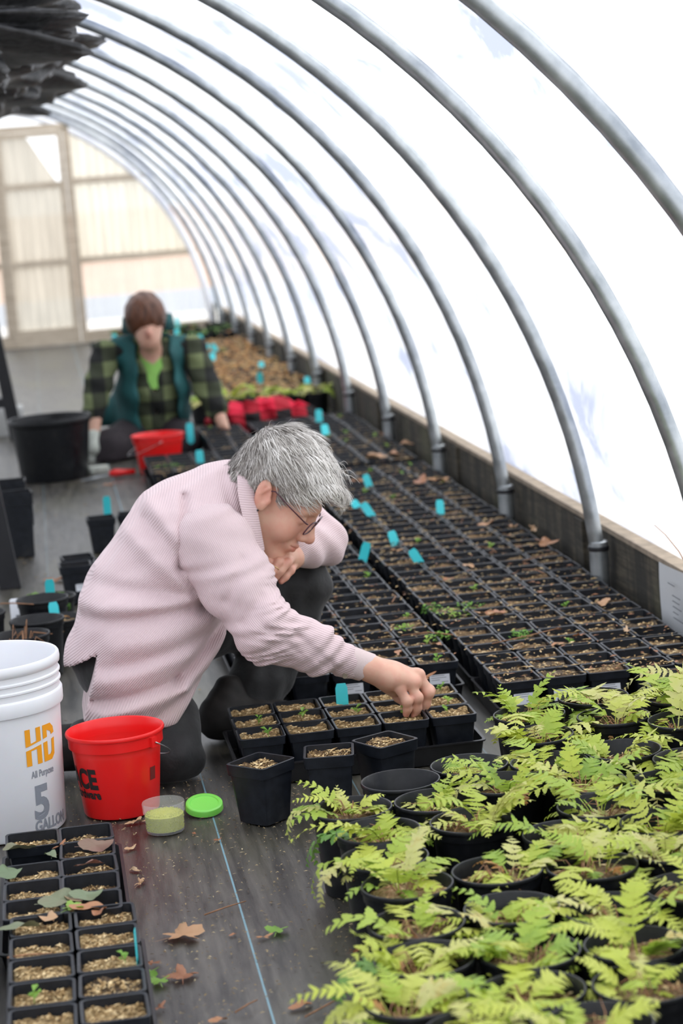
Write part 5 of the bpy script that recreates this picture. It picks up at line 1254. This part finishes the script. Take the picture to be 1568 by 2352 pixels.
# ------------------------------------------------------------------ plant tags
def tag_mesh(h, w=.0135, bend=.0):
    L = []
    for k in range(9):
        t = k / 8; ww = w if t < .9 else w * .72; y = bend * t * t; z = -.03 + (h + .03) * t
        if t == 0: ww = .003
        L.append([(-ww, y - .0005, z), (ww, y - .0005, z), (ww, y + .0005, z), (-ww, y + .0005, z)])
    return MB().loops(L, True, True).mesh('plant_tag', 'tag_cyan')
TGM = [tag_mesh(.058), tag_mesh(.05, bend=.008), tag_mesh(.066, bend=-.01)]
TAGS = [((1.255, 10.187), .09, .05, .25, 'blue plant tag at the rear of the block near the timber wall'), ((0.642, 10.198), .09, .0, 0, 'blue plant tag between red pail and checked jacket'), ((0.907, 9.332), .09, -.55, .2, 'slanting blue plant tag above the woman\'s grey hair'), ((1.215, 9.645), .09, 0, .7, 'short blue plant tag right of the grey hair'),
        ((0.604, 9.098), .09, 0, 0, 'upright blue plant tag above the woman\'s back'), ((0.168, 7.740), .12, .02, 0, 'upright blue plant tag in the square pot behind the woman'), ((1.147, 7.925), .09, -.25, .2, 'blue plant tag right of the grey hair, below leaf litter'), ((1.034, 7.438), .09, -.5, .6, 'left one of two blue tags lying beside the hair'),
        ((1.049, 7.217), .09, -.5, .4, 'right one of two blue tags lying beside the hair'), ((1.264, 7.132), .09, .05, .3, 'short blue plant tag alone in the middle of the block'), ((1.029, 6.644), .09, -.22, .1, 'blue plant tag at the top of the trio right of the knee'), ((0.884, 6.408), .09, .32, .1, 'left blue plant tag of the trio right of the knee'),
        ((1.042, 6.264), .09, -.48, .1, 'right blue plant tag of the trio right of the knee'), ((0.577, 4.669), .09, .02, 0, 'blue plant tag in the tray under the pink cuff'), ((-0.050, 6.198), .11, .02, 0, 'blue plant tag in the rearmost round pot at left'), ((-0.040, 5.865), .11, -.05, .2, 'blue plant tag in the second round pot at left'),
        ((0.542, 16.689), .12, 0, .2, 'blue plant tag left of the brown hair'), ((1.144, 15.839), .1, -.2, .4, 'top blue tag of the cluster on the withered ferns'), ((1.042, 14.933), .1, 0, .5, 'left blue tag of the cluster on the withered ferns'), ((1.128, 15.214), .1, 0, .5, 'middle blue tag of the cluster on the withered ferns'),
        ((1.180, 14.888), .1, -.5, .4, 'right blue tag of the cluster on the withered ferns'), ((1.092, 14.264), .1, 0, .6, 'bottom blue tag of the cluster on the withered ferns'), ((1.310, 13.274), .1, 0, .4, 'upper blue tag amid the withered ferns'), ((1.192, 12.261), .1, 0, 0, 'lower blue tag amid the withered ferns'), ((1.428, 11.953), .1, 0, .7, 'blue tag among the green ferns at the far block'),
        ((1.020, 16.712), .12, 0, .3, 'lower blue tag right of the brown hair'), ((1.100, 17.861), .12, 0, .4, 'upper blue tag right of the brown hair near the end wall')]
def under_tag(p, z):
    for o in COL.objects:
        if o.parent is None and o.type == 'EMPTY' and o.get('category') in ('potted fern', 'potted plant', 'plant pot') and math.hypot(o.location.x - p[0], o.location.y - p[1]) < .062: return
    for o in COL.objects:                                          # shift the nearest pot under the tag, or add one
        if o.parent is None and o.name.startswith('round_pot') and math.hypot(o.location.x - p[0], o.location.y - p[1]) < .14:
            o.location.x += (p[0] - o.location.x) * .6; o.location.y += (p[1] - o.location.y) * .6; return
    k = sum(1 for o in COL.objects if o.name.startswith('tagged_pot'))
    pot_plant((p[0], p[1] + .01, 0), FR_DRY if k % 2 else FR_DEEP, 3, 'round black pot holding the %s blue tag behind the seated person' % ORD[k], 'potted plant', 'tagged pots at the back', (.5, .7), .8, 'tagged_pot')
for i, (p, z, lean, back, lab) in enumerate(TAGS):
    s = 1.0 if p[1] < 9 else 1.25
    if i >= 14: under_tag(p, z)
    tag(ob('plant_tag', TGM[i % 3], None, (p[0], p[1], z - .004), (-back, lean, 0), (s, s, s)), lab, 'plant tag', 'blue plant tags')
tag(ob('plant_tag', TGM[0], None, ((0.050, 3.191)[0], (0.050, 3.191)[1], .075), (0, 0, 1.45), (.8, .8, 1.2)), 'blue plant tag seen edge-on in the lower left tray', 'plant tag', 'blue plant tags')
wr = MB()
for k in range(5): wr.box((-.009 + .004 * k, -.0012, .038 + .002 * (k % 2)), (-.0078 + .004 * k, -.0006, .05))

# ------------------------------------------------------------------ fallen leaves and twigs
def leaf_me(kind, rnd, size=.05):
    R = random.Random(rnd); n = 44; v = [(0, 0, .004)]; ring = []
    for k in range(n):
        a = 2 * math.pi * k / n
        if kind == 'maple': r = .42 + .58 * abs(math.cos(2.5 * a)) ** 1.2 * (1 - .25 * (math.cos(a) < -.4)) * (1 if k % 2 else .84)
        elif kind == 'oak': r = (.55 + .45 * math.cos(a) ** 2) * (.72 + .28 * math.cos(7 * a)) if True else 0
        else: r = .62 + .38 * math.cos(a) ** 2 + .02 * math.sin(9 * a)
        x, y = r * size * math.cos(a), r * size * math.sin(a) * (1.0 if kind == 'maple' else (.55 if kind == 'oak' else .72))
        z = size * (.20 * (r ** 2) * math.sin(2 * a + R.uniform(-.2, .2) + rnd) + .10 * math.sin(3 * a + rnd)) + .10 * size * r
        v.append((x, y, max(.0006, z + .003)))
    f = [(0, 1 + k, 1 + (k + 1) % n) for k in range(n)]
    b = len(v); v += [(-size * .4, -.0008, .003), (-size * .4, .0008, .003), (-size * 1.15, .0005 + size * .08, .001), (-size * 1.15, -.0005 + size * .08, .001)]; f.append((b, b + 1, b + 2, b + 3))
    return v, f
def leaf_mesh(kind, rnd, size, mat): v, f = leaf_me(kind, rnd, size); return mk('leaf', v, f, mat, True)
LM = [leaf_mesh('maple', s, .04, 'dead_leaf') for s in range(3)] + [leaf_mesh('oak', s + 5, .04, 'dead_leaf') for s in range(3)] + [leaf_mesh('oval', s + 9, .034, 'dead_leaf') for s in range(3)]
FL = [((0.134, 3.541), 0, 1.05, .3, 'large tan maple leaf on the floor left of the blue line'), ((0.121, 3.351), 1, .75, 1.6, 'smaller red-brown maple leaf on the floor below the tan one'), ((0.090, 4.245), 3, .75, .2, 'yellowish leaf on the floor before the red pail'), ((0.071, 4.073), 6, .45, .8, 'curled tan leaf on the floor behind the lower left tray'),
      ((0.079, 3.853), 4, .6, 1.2, 'rust-brown curled leaf beside the lower left tray'), ((0.073, 3.934), 7, .4, 2.2, 'small orange-brown leaf beside the lower left tray'), ((0.289, 3.163), 8, .6, .4, 'tan oval leaf at the bottom edge of the floor'), ((0.076, 3.226), 5, .5, .9, 'brown leaf scrap by the front of the lower left tray'), ((0.161, 3.148), 7, .45, .1, 'brown leaf scrap at the bottom by the blue line'),
      ((0.074, 3.428), 4, .5, 2.9, 'brown leaf against the right side of the lower left tray'), ((0.218, 3.519), 8, .22, .5, 'small tan seed husk on the floor by the blue line'), ((0.267, 3.486), 5, .42, .1, 'brown leaf scrap right of the blue line'), ((0.420, 3.376), 3, .8, .5, 'dark brown leaf on the floor against the fern pots'),
      ((0.239, 4.063), 6, .28, .6, 'small brown leaf scrap on the floor near the clear tub'), ((0.197, 4.125), 8, .22, 2.0, 'tiny tan leaf scrap on the floor near the clear tub'), ((-0.040, 7.128), 6, 1.1, .2, 'pale tan leaf on the aisle behind the round pots'), ((0.221, 9.375), 6, .9, .4, 'orange-brown leaf on the aisle beside the big block')]
for i, (p, k, s, a, lab) in enumerate(FL):
    tag(ob('dead_leaf', LM[k], None, (p[0], p[1], .0005), (0, 0, a), (s, s, s)), lab, 'leaf', 'dead leaves on the floor')
BL = [((1.296, 8.705), 0, 1.3, 'broad red-brown leaf on the rear pots beside the hair'), ((1.371, 8.721), 6, 1.2, 'pale tan leaf on the rear pots'), ((1.328, 7.877), 6, 1.4, 'tan leaf on the pots near the timber wall'), ((1.399, 7.861), 3, 1.5, 'long pale leaf on the pots against the timber wall'), ((1.445, 6.354), 1, 1.2, 'large rust leaf standing by the timber wall'), ((1.467, 6.626), 4, 1.0, 'rust leaf beside the large rust leaf by the wall'),
      ((1.421, 6.703), 5, .9, 'brown leaf on the pots left of the rust leaves'), ((1.349, 6.799), 6, .8, 'pale curled leaf on the pots in mid block'), ((1.086, 5.409), 0, .8, 'orange-brown leaf beside the green weeds'), ((1.055, 5.426), 4, .8, 'tan leaf beside the green weeds'), ((1.368, 5.404), 6, .8, 'pale leaf on the pots below the timber wall'), ((1.154, 6.113), 8, .6, 'small tan leaf in the centre of the block'),
      ((1.253, 5.629), 7, .5, 'small red leaf in the centre right of the block'), ((1.004, 6.486), 5, .6, 'brown leaf below the trio of blue tags'), ((1.120, 8.071), 4, .9, 'ochre leaf by the tags near the hair'), ((0.779, 4.783), 5, .9, 'rust leaf behind the reaching hand'), ((0.773, 5.077), 3, .8, 'brown leaf above the pink cuff'), ((1.446, 9.405), 4, 1.2, 'rust leaf by the foot of the timber wall far back'), ((1.479, 9.031), 7, 1.1, 'rust leaf between the far wall and block'),
      ((1.215, 5.055), 4, .6, 'tan leaf on the right-hand near pots'), ((1.144, 4.987), 8, .5, 'small pale leaf on the right-hand near pots'), ((1.063, 5.946), 7, .45, 'tiny rust leaf left of the centre of the block'), ((1.332, 5.046), 5, .7, 'brown leaf near the timber wall corner'), ((0.873, 5.129), 8, .6, 'tan leaf on the pots above the fern block')]
for i, (p, k, s, lab) in enumerate(BL):
    tag(ob('dead_leaf', LM[k], None, (p[0], p[1], .0995), (RB.uniform(-.15, .15), RB.uniform(-.15, .15), RB.uniform(0, 6)), (s, s, s)), lab, 'leaf', 'dead leaves on the pots')
# leathery leaves over the rear left tray
BG = [leaf_mesh('oval', 21 + s, .034, 'bergenia_leaf') for s in range(4)]
for (p, k, s, a, rx, lab) in (((0.004, 3.793), 0, .95, .2, .5, 'grey-green leathery leaf on the back right pot of the left tray'), ((-0.130, 3.826), 1, 1.0, 2.6, .3, 'dark green leaf at the back left of the left tray'), ((-0.150, 3.692), 2, 1.1, 1.2, .4, 'grey-green leaf at the left edge of the left tray'), ((-0.009, 3.687), 3, .85, .4, -.3, 'drooping olive leaf over the second pot of the left tray'),
                              ((-0.064, 3.507), 3, 1.15, .5, .4, 'broad maroon-grey leaf in the middle of the left tray'), ((-0.020, 3.518), 0, .85, .2, .3, 'small grey-green leaf beside the maroon-grey one'), ((-0.132, 3.394), 2, 1.1, .3, -.2, 'maroon-grey leaf over the left pots of the left tray'), ((-0.076, 3.765), 1, .7, 1.7, .3, 'small olive leaf on the back left pot')):
    tag(ob('leathery_leaf', BG[k], None, (p[0], p[1], .098), (rx, .1, a), (s, s, s)), lab, 'leaf', 'leathery leaves over the left tray')
for (p, s, lab) in (((-0.016, 3.456), 1.0, 'rust-brown crumpled leaf in the middle of the left tray'), ((-0.046, 3.520), .8, 'rust leaf beside the maroon-grey leaf'), ((-0.083, 3.437), .8, 'brown crumpled leaf on the left pots of the left tray'), ((0.001, 3.438), .7, 'tan crumpled leaf at the right of the left tray'), ((-0.059, 3.825), .5, 'orange scrap of leaf between the back pots of the left tray')):
    tag(ob('dead_leaf', LM[3 + RB.randrange(6)], None, (p[0], p[1], .0955), (RB.uniform(-.3, .3), RB.uniform(-.3, .3), RB.uniform(0, 6)), (s, s, s)), lab, 'leaf', 'dead leaves over the left tray')
YL = leaf_mesh('maple', 31, .022, 'seedling_green')
for (p, z, lab) in (((-0.042, 3.462), .098, 'yellow-green lobed leaf on the left tray'), ((0.083, 3.338), .001, 'yellow-green lobed leaf on the floor by the left tray'), ((0.068, 3.380), .001, 'small green leaf against the left tray'), ((0.291, 3.505), .001, 'green leaf scrap right of the blue line')):
    tag(ob('green_leaf', YL, None, (p[0], p[1], z), (0, 0, RB.uniform(0, 6))), lab, 'leaf', 'green leaf scraps')
# twigs
def twig(pts, r, label, grp):
    b = Vector(pts[0]); m = MB().tube([Vector(p) - b for p in pts], [r * (1 - .5 * i / len(pts)) for i in range(len(pts))], 5); tag(ob('twig', m.mesh('twig', 'stem_brown', True), None, b), label, 'twig', grp)
def tw(p, L, a, z, lab, grp='twigs on the pots', r=.0016):
    pts = [(p[0], p[1], z), (p[0] + .5 * L * math.cos(a), p[1] + .5 * L * math.sin(a), z + .006), (p[0] + L * math.cos(a + .2), p[1] + L * math.sin(a + .2), z + .003)]; twig(pts, r, lab, grp)
tw((1.272, 6.276), .12, 1.7, .102, 'upright reddish twig lying across the middle of the block'); tw((1.311, 6.094), .14, .3, .102, 'pale forked twig near the timber wall'); tw((1.321, 5.864), .09, 1.9, .103, 'short twig beside the forked twig'); tw((1.000, 5.062), .20, .2, .102, 'long tan twig across the near right pots')
tw((0.859, 5.691), .10, 1.2, .102, 'thin red-brown twig on the pots right of the knee'); tw((0.932, 5.205), .13, 2.6, .102, 'thin twig by the green weeds'); tw((0.179, 3.631), .085, .25, .003, 'thin dark twig on the floor above the maple leaf', 'twigs on the floor'); tw((0.290, 3.113), .13, .6, .003, 'long brown twig on the floor at the bottom edge', 'twigs on the floor'); tw((0.189, 3.166), .05, .5, .003, 'short tan twig by the blue line', 'twigs on the floor')
tw((-0.147, 3.278), .07, -.4, .094, 'pink-brown twig across the left pots of the lower left tray', 'twigs on the pots', .0018); tw((-0.187, 5.992), .12, -.9, .152, 'tan cane lying across the round pots at left', 'twigs on the pots', .0022)
# clumps of green weeds in the block
for (p, lab, s) in (((0.986, 5.486), 'patch of feathery green weeds in the middle of the block', 1.0), ((1.039, 5.548), 'second clump of green weeds right of the feathery patch', .8), ((0.943, 5.570), 'small green weed left of the feathery patch', .7), ((1.089, 5.144), 'bright green moss clump in the near right pots', .6), ((0.832, 5.364), 'green weed above the reaching forearm', .6), ((0.902, 5.227), 'green weed below the feathery patch', .7), ((0.490, 9.051), 'yellow-green weed in the pots above the woman\'s back', 1.0)):
    wv_ = []; wf = []; Rw = random.Random(int(p[0] * 1000))
    for k in range(60):
        a = Rw.uniform(0, 6.28); r = Rw.uniform(0, .05) * s; x, y, z = r * math.cos(a), r * math.sin(a), Rw.uniform(.0, .022); L = Rw.uniform(.006, .013); b_ = Rw.uniform(0, 6.28); c, d_ = math.cos(b_), math.sin(b_); q = len(wv_)
        wv_ += [(x, y, z), (x + c * L * .5 - d_ * .003, y + d_ * L * .5 + c * .003, z + .004), (x + c * L, y + d_ * L, z + .005), (x + c * L * .5 + d_ * .003, y + d_ * L * .5 - c * .003, z + .004)]; wf.append((q, q + 1, q + 2, q + 3))
    tag(ob('weed_clump', mk('weed_clump', wv_, wf, 'seedling_green'), None, (p[0], p[1], .083)), lab, 'weed', 'green weeds in the block')
# scattered chips: uncountable litter on the floor and over the pots
def litter(name, n, area, z, lmax, mat, label, seed):
    R = random.Random(seed); v = []; f = []
    while len(f) < n:
        p = area(R)
        if p is None: continue
        x, y = p; a = R.uniform(0, 6.28); L = R.uniform(.25, 1) * lmax; w = L * R.uniform(.12, .35); c, s = math.cos(a), math.sin(a); b = len(v); h = R.uniform(.0004, .003)
        v += [(x - c * L, y - s * L, z), (x - s * w, y + c * w, z + h), (x + c * L, y + s * L, z + .0005), (x + s * w, y - c * w, z + h * .5)]; f.append((b, b + 1, b + 2, b + 3))
    me = mk(name, v, f, mat)
    if isinstance(mat, list): me.polygons.foreach_set('material_index', [1 if R.random() < .3 else 0 for _ in f])
    tag(ob(name, me), label, 'litter', None, 'stuff')
def fa(R):
    x, y = R.uniform(-.15, .52), 2.5 + 2.1 * R.random() ** .8
    if y < 4.02 and x < .075: return None
    return (x, y)
litter('floor_litter', 2600, fa, .0008, .0055, 'floor_chip', 'fine straw and mulch crumbs scattered on the floor fabric', 3)
litter('floor_litter', 500, lambda R: (R.uniform(-.25, .38), R.uniform(4.6, 11)), .0008, .012, 'floor_chip', 'leaf crumbs scattered along the aisle behind the woman', 4)
def ba(R):
    y = 4.68 + 5.2 * R.random() ** 1.5; x = R.uniform(.40, 1.44)
    return None if x < .93 and (y < 4.96 or y > 9.2) else (x, y)
litter('pot_litter', 2700, ba, .0995, .0125, ['chip', 'dead_leaf'], 'dry straw and rust-brown leaf crumbs lying over the pot rims', 5)
